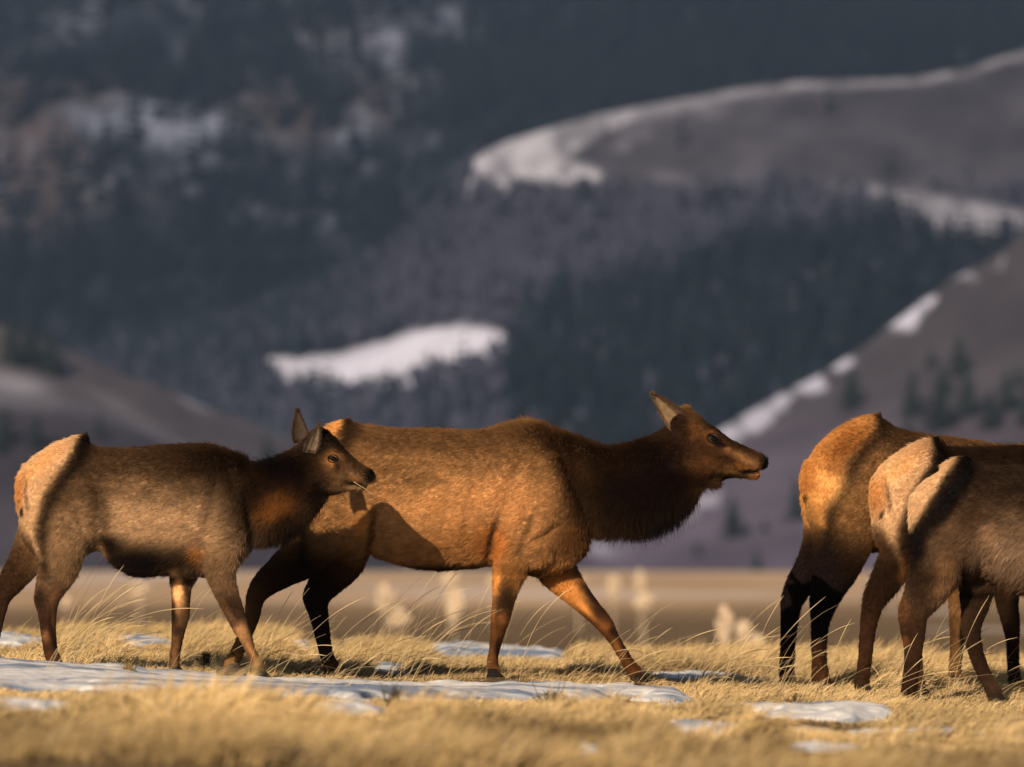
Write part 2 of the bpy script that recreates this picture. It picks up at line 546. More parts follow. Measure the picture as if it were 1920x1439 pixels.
def bare_tree(n=9, seed=0):
    r = np.random.default_rng(seed)
    v, f = [], []
    for i in range(n):
        a = r.uniform(0, 6.28); R = r.uniform(.03, .22); z0 = r.uniform(.15, .45); z1 = r.uniform(.7, 1)
        p0 = np.array([0, 0, z0]); p1 = np.array([math.cos(a) * R, math.sin(a) * R, z1])
        side = np.array([-math.sin(a + .6), math.cos(a + .6), 0]) * r.uniform(.035, .06)
        m = (p0 + p1) / 2 + np.array([math.cos(a), math.sin(a), 0]) * .04
        b = len(v)
        v += [p0, m - side, p1, m + side]
        f += [(b, b + 1, b + 2), (b, b + 2, b + 3)]
    b = len(v)
    v += [(-.012, 0, 0), (.012, 0, 0), (0, .01, .8)]
    f += [(b, b + 1, b + 2)]
    return np.array(v, float), np.array(f)


CON_LO = [conifer(5, 6, s) for s in range(6)]
CON_HI = [conifer(9, 11, 50 + s) for s in range(8)]
BARE = [bare_tree(9, s) for s in range(6)]


def sample_hill(G, n, dens, vmax=.995):
    """random points on a hillside kept by density dens(px, py)"""
    nr, nc = G.shape[:2]
    u = rng.uniform(0, nr - 1.001, n) * vmax; w = rng.uniform(0, nc - 1.001, n)
    i, j = u.astype(int), w.astype(int); fu, fw = (u - i)[:, None], (w - j)[:, None]
    P = (G[i, j] * (1 - fu) + G[i + 1, j] * fu) * (1 - fw) + (G[i, j + 1] * (1 - fu) + G[i + 1, j + 1] * fu) * fw
    x, y = project(P)
    ok = rng.uniform(0, 1, n) < dens(x, y)
    return P[ok]


def forest(name, label, cat, P, H, templates, mat, colf, wid=1.0):
    vs, fs, cs, off = [], [], [], 0
    k = rng.integers(0, len(templates), len(P)); rot = rng.uniform(0, 6.28, len(P))
    for t, (tv, tf) in enumerate(templates):
        m = np.where(k == t)[0]
        if not len(m): continue
        c, s = np.cos(rot[m])[:, None], np.sin(rot[m])[:, None]
        h = H[m][:, None]; ww = h * wid * rng.uniform(.8, 1.25, (len(m), 1))
        X = (tv[None, :, 0] * c - tv[None, :, 1] * s) * ww + P[m, 0][:, None]
        Y = (tv[None, :, 0] * s + tv[None, :, 1] * c) * ww + P[m, 1][:, None]
        Z = tv[None, :, 2] * h + P[m, 2][:, None] - .5
        V = np.stack([X, Y, Z], -1)
        Fc = tf[None] + (np.arange(len(m)) * len(tv))[:, None, None] + off
        vs.append(V.reshape(-1, 3)); fs.append(Fc.reshape(-1, 3))
        cs.append(np.repeat(colf(P[m]), len(tv), 0))
        off += len(m) * len(tv)
    o = mesh_obj(name, np.concatenate(vs), np.concatenate(fs), mat, smooth=False, col=np.concatenate(cs))
    tag(o, label, cat, kind='stuff')
    return o


def con_col(P):
    n = fbm(P[:, 0] * .01, P[:, 1] * .01, 0, 77, 3)[:, None]
    r = rng.uniform(.7, 1.3, (len(P), 1))
    far = sstep(2350, 2500, P[:, 1])[:, None]
    return np.array([.011, .021, .029]) * (1 + .5 * n) * r * (1 - .5 * far)


def asp_col(P):
    n = fbm(P[:, 0] * .01, P[:, 1] * .01, 0, 87, 3)[:, None]
    r = rng.uniform(.88, 1.12, (len(P), 1))
    low = sstep(75, 25, P[:, 2])[:, None]  # brighter low down: valley haze put into the twig colour
    return np.array([.054, .060, .098]) * (1 + .3 * n) * r * (1 + .5 * low)


def near_any_snow(x, y):
    s = blobs(x, y, SNOW_TL)
    return np.clip(s * 3.2, 0, 1)


def dens_far(x, y):
    n = fbm(x * .01, y * .014, 0, 120, 4)
    d = .35 + .75 * sstep(-.2, .25, n)
    right = sstep(820, 900, x + 40 * n)
    tl = sstep(960, 860, x) * sstep(560, 420, y)
    n5 = fbm(x * .028, y * .03, 0, 121, 3)
    d = np.maximum(d * (1 - .8 * blobs(x, y, BROWN_TL)) * (1 - .82 * tl * sstep(-.12, .12, n5)), right)
    return np.clip(d, 0, 1) * (1 - .85 * near_any_snow(x, y)) * ((x > -1300) & (x < 3200))


def dens_mid_con(x, y):
    n = fbm(x * .011, y * .018, 0, 220, 4)
    top_band = lerp_poly([(-600, 600), (900, 720), (960, 600), (1050, 560), (1150, 530), (1300, 500), (1400, 455), (1550, 445), (1650, 425), (1750, 440), (1920, 440), (2700, 400)], x)
    low = sstep(0, 25, y - top_band + 16 * n) * sstep(900, 990, x) * 1.0
    left = sstep(760, 600, x) * (.45 + .5 * sstep(-.1, .3, n)) * sstep(760, 700, y)
    d = np.maximum(low, left)
    n7 = fbm(x * .03, y * .008, 0, 221, 3)
    d = np.maximum(d, .5 * sstep(.18, .4, n7 + .3 * n))
    d = d * (1 - sstep(-4, 4, poly_sd(x, y, MEADOW)))
    grassy = sstep(400, 360, y) * sstep(860, 900, x)
    d = d * (1 - .97 * grassy) * (1 - .9 * sstep(-10, 6, poly_sd(x, y, MIDSNOW)))
    below = sstep(745, 770, y) * (.25 + .5 * sstep(0, .3, n)) * sstep(1000, 900, x)
    return np.clip(np.maximum(d, below), 0, 1) * ((x > -1200) & (x < 3100))


def dens_mid_asp(x, y):
    tb_ = lerp_poly([(-600, 3000), (900, 3000), (960, 590), (1050, 560), (1150, 530), (1300, 500), (1400, 455), (1550, 445), (1650, 425), (1750, 440), (1920, 440), (2700, 400)], x)
    d = .9 * (1 - sstep(-6, 2, poly_sd(x, y, MEADOW))) * (1 - .93 * sstep(-5, 20, y - tb_))
    grassy = sstep(390, 350, y) * sstep(860, 900, x)
    return d * (1 - grassy) * (1 - sstep(-10, 6, poly_sd(x, y, MIDSNOW))) * ((x > -1200) & (x < 3100))


P = sample_hill(G1, 95000, dens_far)
print('far conifers', len(P))
forest('far_forest', 'dark conifer forest covering the steep far mountainside', 'forest', P, rng.uniform(11, 22, len(P)), CON_LO, M_needles, con_col, 1.1)
P = sample_hill(G2, 42000, dens_mid_con)
print('mid conifers', len(P))
forest('conifer_forest', 'blue-dark conifer forest on the middle ridge above the elk', 'forest', P, rng.uniform(9, 17, len(P)), CON_LO, M_needles, con_col, 1.1)
P = sample_hill(G2, 42000, dens_mid_asp)
print('aspens', len(P))
forest('bare_aspen_wood', 'leafless mauve-grey aspen wood between the conifers', 'forest', P, rng.uniform(7, 12, len(P)), BARE, M_aspen, asp_col, 1.3)

# single conifers that can be told apart on the nearer hills: (pixel x, pixel y of the foot, height in px, which hill, label)
SINGLE = [
    (1378, 1008, 62, 'r', 'broad conifer standing alone in the mauve clearing right of the middle elk\'s throat'),
    (1490, 975, 62, 'r', 'conifer half hidden behind the orange-rumped elk\'s back end'),
    (1418, 1076, 36, 'r', 'small conifer at the foot of the hill, just above the plain'),
    (1436, 1000, 22, 'r', 'tiny faint conifer between two bigger ones in the mauve clearing'),
    (1306, 1042, 22, 'r', 'tiny shrubby conifer low on the mauve slope under the elk\'s beard'),
    (1500, 1070, 26, 'r', 'small conifer on the plain\'s edge touching the orange-rumped elk\'s thigh'),
    (1596, 768, 66, 'r', 'dark conifer on the open slope above the orange rump\'s tail tip'),
    (1746, 690, 30, 'r', 'smallest conifer high on the brown hill'),
    (1800, 704, 60, 'r', 'tall slim conifer high on the brown hill beside the smallest one'),
    (1710, 780, 70, 'r', 'lone dark conifer behind the orange-rumped elk\'s croup'),
    (1766, 740, 48, 'r', 'slender conifer directly above the lighter of the two calf rumps'),
    (1762, 806, 84, 'r', 'large conifer touching the back line of the orange-rumped elk'),
    (1815, 782, 80, 'r', 'large conifer just right of the one above the calf\'s tail'),
    (1856, 806, 60, 'r', 'conifer low behind the furry back ridge of the dark-backed calf'),
    (1890, 770, 66, 'r', 'conifer in the dark clump at the picture\'s edge'),
    (1932, 800, 70, 'r', 'edge-most conifer of the dark clump, cut by the frame'),
    (1700, 830, 40, 'r', 'short conifer whose tip shows over the elk\'s croup'),
    (1905, 725, 40, 'r', 'small conifer above the dark clump at the edge'),
    (12, 830, 56, 'w', 'conifer at the frame\'s edge on the low ridge behind the walking calf'),
    (68, 838, 52, 'w', 'conifer standing over the walking calf\'s pale rump'),
    (190, 822, 36, 'w', 'small conifer just behind the walking calf\'s tail tip'),
    (96, 700, 64, 'l', 'conifer on the crest shoulder of the brown ridge'),
    (60, 690, 80, 'l', 'tallest conifer on the crest shoulder of the brown ridge'),
    (20, 680, 70, 'l', 'conifer on the brown ridge where its crest meets the frame\'s edge'),
    (505, 868, 44, 'l', 'conifer in the gap above the walking calf\'s withers'),
    (1, 850, 40, 'w', 'squat conifer lowest down the ridge, cut by the frame'),
]
_G = {'r': G3, 'w': G5, 'l': G4}
for n_, (x, y, hpx, gk, lab) in enumerate(SINGLE):
    G = _G[gk]
    gx, gy = project(G)
    k = np.argmin((gx - x) ** 2 + (gy - y) ** 2)
    i, j = np.unravel_index(k, gx.shape)
    p = G[i, j]
    h = hpx * p[1] / F * 1.3
    e = empty('conifer_tree', tuple(p), lab, 'tree', 'single conifers on the open hillsides')
    e.rotation_euler = (0, 0, rng.uniform(0, 6.28))
    tv, tf = CON_HI[n_ % len(CON_HI)]
    w = h * (1.9 if n_ == 0 else rng.uniform(1.5, 2.0))
    cc = np.array([.020, .032, .032]) * rng.uniform(.8, 1.2)
    mesh_obj('crown', tv * np.array([w, w, h]), tf, M_needles, e, smooth=False, col=np.tile(cc, (len(tv), 1)))
    a = np.linspace(0, 2 * np.pi, 7)[:-1]
    tr = [(math.cos(t) * .025 * h, math.sin(t) * .025 * h, -.6) for t in a] + [(math.cos(t) * .012 * h, math.sin(t) * .012 * h, .5 * h) for t in a]
    mesh_obj('trunk', tr, [(i, (i + 1) % 6, 6 + (i + 1) % 6, 6 + i) for i in range(6)], M_bark, e)

# ------------------------------------------------------------------ elk
S0 = 355.0


def ring_loft(rings, cap0=.6, cap1=.6, nseg=28, sq=2.0, close=True):
    """rings: list of (C, U, W) vectors; closed tube with rounded caps"""
    C = np.array([r[0] for r in rings], float); U = np.array([r[1] for r in rings], float); W = np.array([r[2] for r in rings], float)
    # resample with catmull-rom for smoothness
    def cr(A, n=5):
        A = np.vstack([2 * A[0] - A[1], A, 2 * A[-1] - A[-2]])
        out = []
        for i in range(1, len(A) - 2):
            for t in np.arange(n) / n:
                a, b, c, d = A[i - 1], A[i], A[i + 1], A[i + 2]
                out.append(.5 * (2 * b + (c - a) * t + (2 * a - 5 * b + 4 * c - d) * t * t + (3 * b - a - 3 * c + d) * t ** 3))
        out.append(A[-2])
        return np.array(out)
    C, U, W = cr(C), cr(U), cr(W)
    def caps(C0, U0, W0, T, cap):
        r = min(np.linalg.norm(U0), np.linalg.norm(W0)) * cap
        T = T / (np.linalg.norm(T) + 1e-9)
        return [(C0 + T * r * math.sin(a), U0 * math.cos(a), W0 * math.cos(a)) for a in (math.radians(25), math.radians(50), math.radians(72))], C0 + T * r
    c0, p0 = caps(C[0], U[0], W[0], C[0] - C[1], cap0)
    c1, p1 = caps(C[-1], U[-1], W[-1], C[-1] - C[-2], cap1)
    allr = list(reversed(c0)) + list(zip(C, U, W)) + c1
    th = np.linspace(0, 2 * np.pi, nseg, endpoint=False)
    ct, st = np.cos(th), np.sin(th)
    if sq != 2.0:
        ct = np.sign(ct) * np.abs(ct) ** (2 / sq); st = np.sign(st) * np.abs(st) ** (2 / sq)
    v = [p0]
    for c, u, w in allr:
        v.extend(c + ct[:, None] * u + st[:, None] * w)
    v.append(p1)
    v = np.array(v)
    f = []
    nR = len(allr)
    for i in range(nseg):
        f.append((0, 1 + (i + 1) % nseg, 1 + i))
    for r in range(nR - 1):
        a = 1 + r * nseg
        for i in range(nseg):
            j = (i + 1) % nseg
            f.append((a + i, a + j, a + nseg + j, a + nseg + i))
    a = 1 + (nR - 1) * nseg
    for i in range(nseg):
        f.append((a + i, a + (i + 1) % nseg, len(v) - 1))
    return v, f


def tb(secs, dy=0, sq=2.1, cap0=.5, cap1=.5):
    """sections (topx, topy, botx, boty, halfwidth[, dy]) in px -> loft in local px space (x, depth, up)"""
    R = []
    for s in secs:
        d = s[5] if len(s) > 5 else dy
        t = np.array([s[0], d, -s[1]], float); b = np.array([s[2], d, -s[3]], float)
        R.append(((t + b) / 2, (t - b) / 2, np.array([0, s[4], 0.])))
    return ring_loft(R, cap0, cap1, sq=sq)


def limb(secs, wr=.9, cap0=.5, cap1=.4, sq=2.0):
    """sections (x, y, r, dy[, rw]) along a limb"""
    P = np.array([[s[0], s[3], -s[1]] for s in secs], float)
    R = []
    for i, s in enumerate(secs):
        T = P[min(i + 1, len(P) - 1)] - P[max(i - 1, 0)]
        T /= np.linalg.norm(T)
        side = np.array([0, 1., 0])
        U = np.cross(T, side); U /= np.linalg.norm(U)
        rw = s[4] if len(s) > 4 else s[2] * wr
        k = .94 if s[2] < 24 else .97
        R.append((P[i], U * s[2] * k, np.cross(U, T) * rw * k))
    return ring_loft(R, cap0, cap1, nseg=20, sq=sq)


def ellipsoid(x, y, d, rx, ry, rd, ang=0):
    n, m = 16, 10
    a = math.radians(ang)
    v = []; f = []
    for i in range(m + 1):
        ph = math.pi * i / m
        for j in range(n):
            t = 2 * math.pi * j / n
            X = rx * math.sin(ph) * math.cos(t); Z = ry * math.cos(ph); D = rd * math.sin(ph) * math.sin(t)
            v.append((x + X * math.cos(a) - Z * math.sin(a), d + D, -y + X * math.sin(a) + Z * math.cos(a)))
    for i in range(m):
        for j in range(n):
            f.append((i * n + j, i * n + (j + 1) % n, (i + 1) * n + (j + 1) % n, (i + 1) * n + j))
    return np.array(v), f


def ear_shell(base, tip, width, side, cup, thick=3.2, ns=14, nt=11):
    """leaf-shaped cupped ear, closed shell, local px space. side = width direction, cup = opening direction"""
    base, tip, side, cup = [np.array(v, float) for v in (base, tip, side, cup)]
    side /= np.linalg.norm(side); cup /= np.linalg.norm(cup)
    L = tip - base
    inner, outer = [], []
    for i in range(ns + 1):
        s = i / ns
        w = width * (math.sin(math.pi * min(1, .20 + .80 * s) ** .72) ** .75 if s < 1 else 0.02)
        w = max(w, .6)
        for j in range(nt + 1):
            t = -1 + 2 * j / nt
            ang = t * math.radians(72) * (1 - .35 * s)
            k = w / 1.15
            p = base + L * s + side * math.sin(ang) * k + (-cup) * (math.cos(ang)) * k * .75 + cup * k * .1
            nrm = side * math.sin(ang) - cup * math.cos(ang)
            inner.append(p); outer.append(p + nrm * thick * (1 - .6 * s) * (1 - .6 * t * t))
    N = (ns + 1) * (nt + 1)
    v = np.array(inner + outer)
    f = []
    def I(i, j, o=0): return o + i * (nt + 1) + j
    for i in range(ns):
        for j in range(nt):
            f.append((I(i, j), I(i + 1, j), I(i + 1, j + 1), I(i, j + 1)))
            f.append((I(i, j, N), I(i, j + 1, N), I(i + 1, j + 1, N), I(i + 1, j, N)))
    for i in range(ns):
        f.append((I(i, 0), I(i, 0, N), I(i + 1, 0, N), I(i + 1, 0)))
        f.append((I(i, nt), I(i + 1, nt), I(i + 1, nt, N), I(i, nt, N)))
    for j in range(nt):
        f.append((I(0, j), I(0, j + 1), I(0, j + 1, N), I(0, j, N)))
        f.append((I(ns, j), I(ns, j, N), I(ns, j + 1, N), I(ns, j + 1)))
    isin = np.zeros(2 * N, bool); isin[:N] = True
    return v, f, isin


def paint(x, y, spec, n):
    """coat colour at local px (x, y)"""
    c = np.ones(x.shape + (3,)) * np.array(spec['base'])
    wx = x + 7 * n; wy = y + 6 * n
    for e in spec['paint']:
        if e[0] == 'g':
            _, gx, gy, rx, ry, ang, col, s = e
            a = math.radians(ang); dx, dy = wx - gx, wy - gy
            u = (dx * math.cos(a) + dy * math.sin(a)) / rx
            v = (-dx * math.sin(a) + dy * math.cos(a)) / ry
            c = mix(c, col, s * np.exp(-(u * u + v * v) ** 1.4))
        else:
            _, pts, soft, col, s = e
            c = mix(c, col, s * sstep(-soft, soft, poly_sd(x + 3 * n, y + 3 * n, pts)))
    lum = c.mean(-1, keepdims=True)
    c = lum + (c - lum) * 1.15
    return np.clip(c, .003, .8) * np.clip(lum / .235, .02, 1.45) ** 1.12 * np.array([1.07, .96, .86])


def field(x, y, base, lst):
    w = np.ones(x.shape); r = np.ones(x.shape + (len(np.atleast_1d(base)),)) * np.atleast_1d(base)
    for gx, gy, rx, ry, ang, val, s in lst:
        a = math.radians(ang); dx, dy = x - gx, y - gy
        u = (dx * math.cos(a) + dy * math.sin(a)) / rx
        v = (-dx * math.sin(a) + dy * math.cos(a)) / ry
        k = (s * np.exp(-(u * u + v * v) ** 1.5))[..., None]
        r = r * (1 - k) + np.atleast_1d(val) * k
    return r


def build_elk(spec):
    ox, oy = spec['origin']; Y0 = spec['Y']
    yaw = math.radians(spec.get('yaw', 0)); tilt = math.radians(spec.get('tilt', 0))
    S = F / Y0
    org = at(ox, oy, Y0)
    e = empty('elk', (0, 0, 0), spec['label'], 'elk', 'elk crossing the meadow')
    bh = spec['hoof_ref']
    e.location = tuple(at(bh[0], bh[1], Y0))
    eloc = np.array(e.location)
    cy_, sy_ = math.cos(yaw), math.sin(yaw)
    ct_, st_ = math.cos(tilt), math.sin(tilt)
    k = spec.get('scale', 1.0)

    def to_world(V, frame=True):
        """local px space (x, depth, -y) -> world offsets from the empty"""
        V = np.asarray(V, float)
        if frame:
            X = (V[..., 0] - ox) * k; D = V[..., 1] * k; Z = (V[..., 2] + oy) * k
            X, Z = X * ct_ + Z * st_, -X * st_ + Z * ct_
            X, D = X * cy_ - D * sy_, X * sy_ + D * cy_
        else:
            X = V[..., 0] - ox; D = V[..., 1]; Z = V[..., 2] + oy
        P = np.stack([X, D, Z], -1) / S + org
        return P - eloc

    def to_local(P):
        Q = (P + eloc - org) * S
        X, D, Z = Q[..., 0], Q[..., 1], Q[..., 2]
        X, D = X * cy_ + D * sy_, -X * sy_ + D * cy_
        X, Z = X * ct_ - Z * st_, X * st_ + Z * ct_
        return np.stack([X / k + ox, D / k, Z / k - oy], -1)

    vs, fs, off = [], [], 0
    def add(v, f, frame=True):
        nonlocal off
        vs.append(to_world(v, frame)); fs.extend([tuple(i + off for i in q) for q in f]); off += len(v)
    for part in spec['body']:
        add(*tb(**part) if isinstance(part, dict) else tb(part))
    for q in spec.get('lumps', []): add(*ellipsoid(*q))
    def foot(q):
        x_, y_, r_, d_ = q[-1][:4]
        q = list(q); px0 = q[-2][0]
        q[-1] = (x_, y_ - 5, r_ * .95, d_, r_ * .82)
        q.append((x_ + 2 + .15 * (x_ - px0), y_ + 7, r_ * .96, d_, r_ * .84))
        q.append((x_ + 5 + .2 * (x_ - px0), y_ + 16, r_ * 1.02, d_, r_ * .88))
        return q
    for q in spec.get('limbs', []): add(*limb(foot(q), cap1=.1))
    for q in spec.get('image_limbs', []): add(*limb(foot(q), cap1=.1), False)     # legs laid out in the picture's plane, with their own depth
    body = mesh_obj('body', np.concatenate(vs), fs, M_skin, e)
    md = body.modifiers.new('r', 'REMESH'); md.mode = 'VOXEL'; md.voxel_size = spec.get('voxel', .0085); md.use_smooth_shade = True
    sm = body.modifiers.new('s', 'SMOOTH'); sm.factor = .5; sm.iterations = spec.get('smooth', 8)
    dg = bpy.context.evaluated_depsgraph_get()
    me = bpy.data.meshes.new_from_object(body.evaluated_get(dg), depsgraph=dg)
    body.modifiers.clear()
    nv = len(me.vertices)
    V = np.empty(nv * 3); me.vertices.foreach_get('co', V); V = V.reshape(-1, 3)
    npoly = len(me.polygons)
    ls = np.empty(npoly, int); me.polygons.foreach_get('loop_start', ls)
    lt = np.empty(npoly, int); me.polygons.foreach_get('loop_total', lt)
    lv = np.empty(len(me.loops), int); me.loops.foreach_get('vertex_index', lv)
    q4 = lt == 4
    Q = np.stack([lv[ls[q4] + i] for i in range(4)], -1)
    # small relief: wrinkles, muscle, tufts
    VN = np.empty(nv * 3); me.vertex_normals.foreach_get('vector', VN); VN = VN.reshape(-1, 3)
    L = to_local(V)
    rel = .004 * fbm(L[:, 0] / 42, L[:, 1] / 42, L[:, 2] / 42, spec['seed'], 3) + .0025 * fbm(L[:, 0] / 12, L[:, 1] / 12, L[:, 2] / 12, spec['seed'] + 5, 2)
    legs = sstep(1070, 1120, -L[:, 2] - (spec['oy_legs'] if 'oy_legs' in spec else 0))
    V = V + VN * (rel * (1 - .75 * legs))[:, None]
    for gx, gy, rx, ry, ang, amt in spec.get('carve', []):
        a = math.radians(ang); dx, dy = L[:, 0] - gx, -L[:, 2] - gy
        u = (dx * math.cos(a) + dy * math.sin(a)) / rx; w = (-dx * math.sin(a) + dy * math.cos(a)) / ry
        V = V + VN * (amt / S * np.exp(-(u * u + w * w)))[:, None]
    n = fbm(L[:, 0] / 22, L[:, 1] / 22, L[:, 2] / 22, spec['seed'] + 20, 4)
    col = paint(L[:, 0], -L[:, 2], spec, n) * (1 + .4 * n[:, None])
    ears = []
    Vall, Fall, Call = [V], [tuple(int(i) for i in r) for r in Q], [col]
    o2 = len(V)
    ear_pts = []
    for ev in spec.get('ears', []):
        v, f, isin = ear_shell(*ev['geo'])
        vw = to_world(v)
        Vall.append(vw); Fall += [tuple(i + o2 for i in r) for r in f]
        tt = np.tile(np.linspace(-1, 1, 12), len(v) // 12)
        edge = sstep(.62, .9, np.abs(tt)) * .8 + sstep(.25, .0, np.abs(tt + .15)) * (.2 if spec['seed'] == 2 else .75) + (sstep(.0, .4, tt) if spec['seed'] == 2 else 0)
        edge = np.clip(edge + (0 if spec['seed'] == 2 else .25) + .5 * noise(v[:, 0] / 4, v[:, 1] / 4, v[:, 2] / 7, 9), 0, 1)[:, None]
        cc = np.where(isin[:, None], np.array(ev['inner']) * (1 - edge) + np.array(ev['outer']) * edge, np.array(ev['outer']))
        Call.append(cc); o2 += len(v)
        ear_pts.append((vw, f, cc, isin))
    me2 = bpy.data.meshes.new('body')
    me2.from_pydata(np.concatenate(Vall).tolist(), [], Fall)
    me2.polygons.foreach_set('use_smooth', np.ones(len(me2.polygons), bool))
    me2.materials.append(M_skin)
    set_col(me2, np.clip(np.concatenate(Call), .004, .9))
    body.data = me2

    # ---- eyes on the surface
    bvh = BVHTree.FromPolygons([Vector(p) for p in V], [tuple(r) for r in Q.tolist()])
    camp = Vector(np.array([0, 0, CAMZ]) - eloc)
    for (ex, ey, er) in spec.get('eyes', []):
        for sgn in (-1, 1):
            tgt = to_world(np.array([ex, 0, -ey]))
            o_ = to_world(np.array([ex, sgn * 300, -ey]))
            hit = bvh.ray_cast(Vector(o_), Vector(tgt - o_).normalized())
            if hit[0] is None: continue
            c = np.array(hit[0]) - np.array(hit[1]) * (er * .45 / S)
            m = ellipsoid(0, 0, 0, er * 1.3, er * .85, er * .8, -25)
            ev_ = mesh_obj('eye', m[0] / S + c, m[1], M_eye, body)
            # lids: a slim rim round the eye
            rim_v, rim_f = [], []
            nr = 20
            N_ = np.array(hit[1]); A_ = np.cross(N_, [0, 0, 1]); A_ /= np.linalg.norm(A_); B_ = np.cross(A_, N_)
            for i in range(nr):
                a = 2 * math.pi * i / nr
                d = A_ * math.cos(a) * 1.25 + B_ * math.sin(a) * .95
                for j in range(6):
                    b = 2 * math.pi * j / 6
                    rim_v.append(np.array(hit[0]) + (d * (er * 1.0 + er * .16 * math.cos(b)) + N_ * er * .16 * math.sin(b)) / S)
            for i in range(nr):
                for j in range(6):
                    rim_f.append((i * 6 + j, ((i + 1) % nr) * 6 + j, ((i + 1) % nr) * 6 + (j + 1) % 6, i * 6 + (j + 1) % 6))
            mesh_obj('eyelid', rim_v, rim_f, M_skin, body, col=np.tile(np.array(spec.get('lid', (.010, .006, .005))), (len(rim_v), 1)))

    # ---- hooves
    for (hx, hy, hr, hd, fr) in spec['hooves']:
        c = to_world(np.array([hx, hd, -hy]), fr)
        vv, ff = [], []
        for sgn in (-1, 1):
            b0 = len(vv)
            prof = [(1.0, 0.0, 1.25), (.86, .55, 1.0), (.7, 1.15, .72)]
            for kz, (sc_, z, ln) in enumerate(prof):
                for i in range(10):
                    a = 2 * math.pi * i / 10
                    X = (math.cos(a) * (1.35 if math.cos(a) > 0 else .85)) * hr * .78 * sc_ * ln - z * hr * .22 + hr * .15
                    D = sgn * hr * .44 + math.sin(a) * hr * .40 * sc_
                    vv.append((X * 1.12, D * 1.12, z * hr * .95 - hr * .5))
            for kz in range(2):
                for i in range(10):
                    j = (i + 1) % 10
                    ff.append((b0 + kz * 10 + i, b0 + kz * 10 + j, b0 + kz * 10 + 10 + j, b0 + kz * 10 + 10 + i))
            ff.append(tuple(b0 + i for i in reversed(range(10)))); ff.append(tuple(b0 + 20 + i for i in range(10)))
        mesh_obj('hoof', np.array(vv) / S + c, ff, M_hoof, e, smooth=False)

    # ---- fur
    A = V[Q[:, 0]]; B = V[Q[:, 1]]; Cc = V[Q[:, 2]]; D = V[Q[:, 3]]
    nrm = np.cross(Cc - A, D - B); area = np.linalg.norm(nrm, axis=1) * .5; nrm /= (np.linalg.norm(nrm, axis=1)[:, None] + 1e-12)
    w = area * np.where(nrm @ np.array([0, -1, 0]) > -.25, 1.0, .25)
    w[(~np.isfinite(w))] = 0
    N = int(spec['hairs'] * 1.5)
    pick = rng.choice(len(Q), N, p=w / w.sum())
    a, b = rng.uniform(0, 1, (2, N, 1))
    root = (A[pick] * (1 - a) + B[pick] * a) * (1 - b) + (D[pick] * (1 - a) + Cc[pick] * a) * b
    hn = nrm[pick]
    Lr = to_local(root); lx, ly = Lr[:, 0], -Lr[:, 2]
    dirx = field(lx, ly, np.array([-1.0, -.25]), spec.get('comb', []))
    dloc = np.stack([dirx[:, 0], np.zeros(N), dirx[:, 1]], -1)
    dloc += .22 * np.stack([fbm(lx / 30, ly / 30, Lr[:, 1] / 30, 41, 2), fbm(lx / 30, ly / 30, Lr[:, 1] / 30, 42, 2), fbm(lx / 30, ly / 30, Lr[:, 1] / 30, 43, 2)], -1)
    dloc += .16 * rng.normal(size=(N, 3))
    X = dloc[:, 0] * cy_ - dloc[:, 1] * sy_; Dd = dloc[:, 0] * sy_ + dloc[:, 1] * cy_
    dw = np.stack([X, Dd, dloc[:, 2]], -1)
    dw -= hn * np.sum(dw * hn, 1)[:, None]
    dw /= (np.linalg.norm(dw, axis=1)[:, None] + 1e-9)
    ln = field(lx, ly, np.array([.021]), spec.get('length', []))[:, 0] * rng.uniform(.65, 1.25, N)
    lift = field(lx, ly, np.array([.26]), spec.get('lift', []))[:, 0]
    stray = rng.uniform(0, 1, N) < .05
    ln = ln * np.where(stray, 1.5, 1) ; lift = lift * np.where(stray, 1.7, 1) + .25 * noise(lx / 6, Lr[:, 1] / 6, ly / 6, 68)
    d0 = dw + hn * lift[:, None] * 1.5; d0 /= np.linalg.norm(d0, axis=1)[:, None]
    d1 = dw + hn * lift[:, None] * .5 + np.array([0, 0, -.12]); d1 /= np.linalg.norm(d1, axis=1)[:, None]
    p0 = root - hn * .001
    p1 = p0 + d0 * ln[:, None] * .35
    p2 = p1 + (d0 + d1) * .5 * ln[:, None] * .35
    p3 = p2 + d1 * ln[:, None] * .35
    pos = np.stack([p0, p1, p2, p3], 1)
    rr = spec.get('hair_r', .00095) * rng.uniform(.7, 1.2, (N, 1)) * np.array([[1.0, .9, .6, .15]])
    n = fbm(lx / 22, Lr[:, 1] / 22, -ly / 22, spec['seed'] + 20, 4)
    n2 = noise(lx / 3.2, Lr[:, 1] / 3.2, ly / 2.6, 66)
    n3 = noise(lx / 9, Lr[:, 1] / 9, ly / 7, 67)
    hcol = paint(lx, ly, spec, n)
    q_ = (1 - .65 * sstep(.24, .36, hcol.mean(-1)))[:, None]
    hcol = hcol * (1 + .42 * q_ * n[:, None]) * (1 + .18 * q_ * n2[:, None]) * (1 + .22 * q_ * n3[:, None]) * rng.uniform(.8, 1.18, (N, 1))
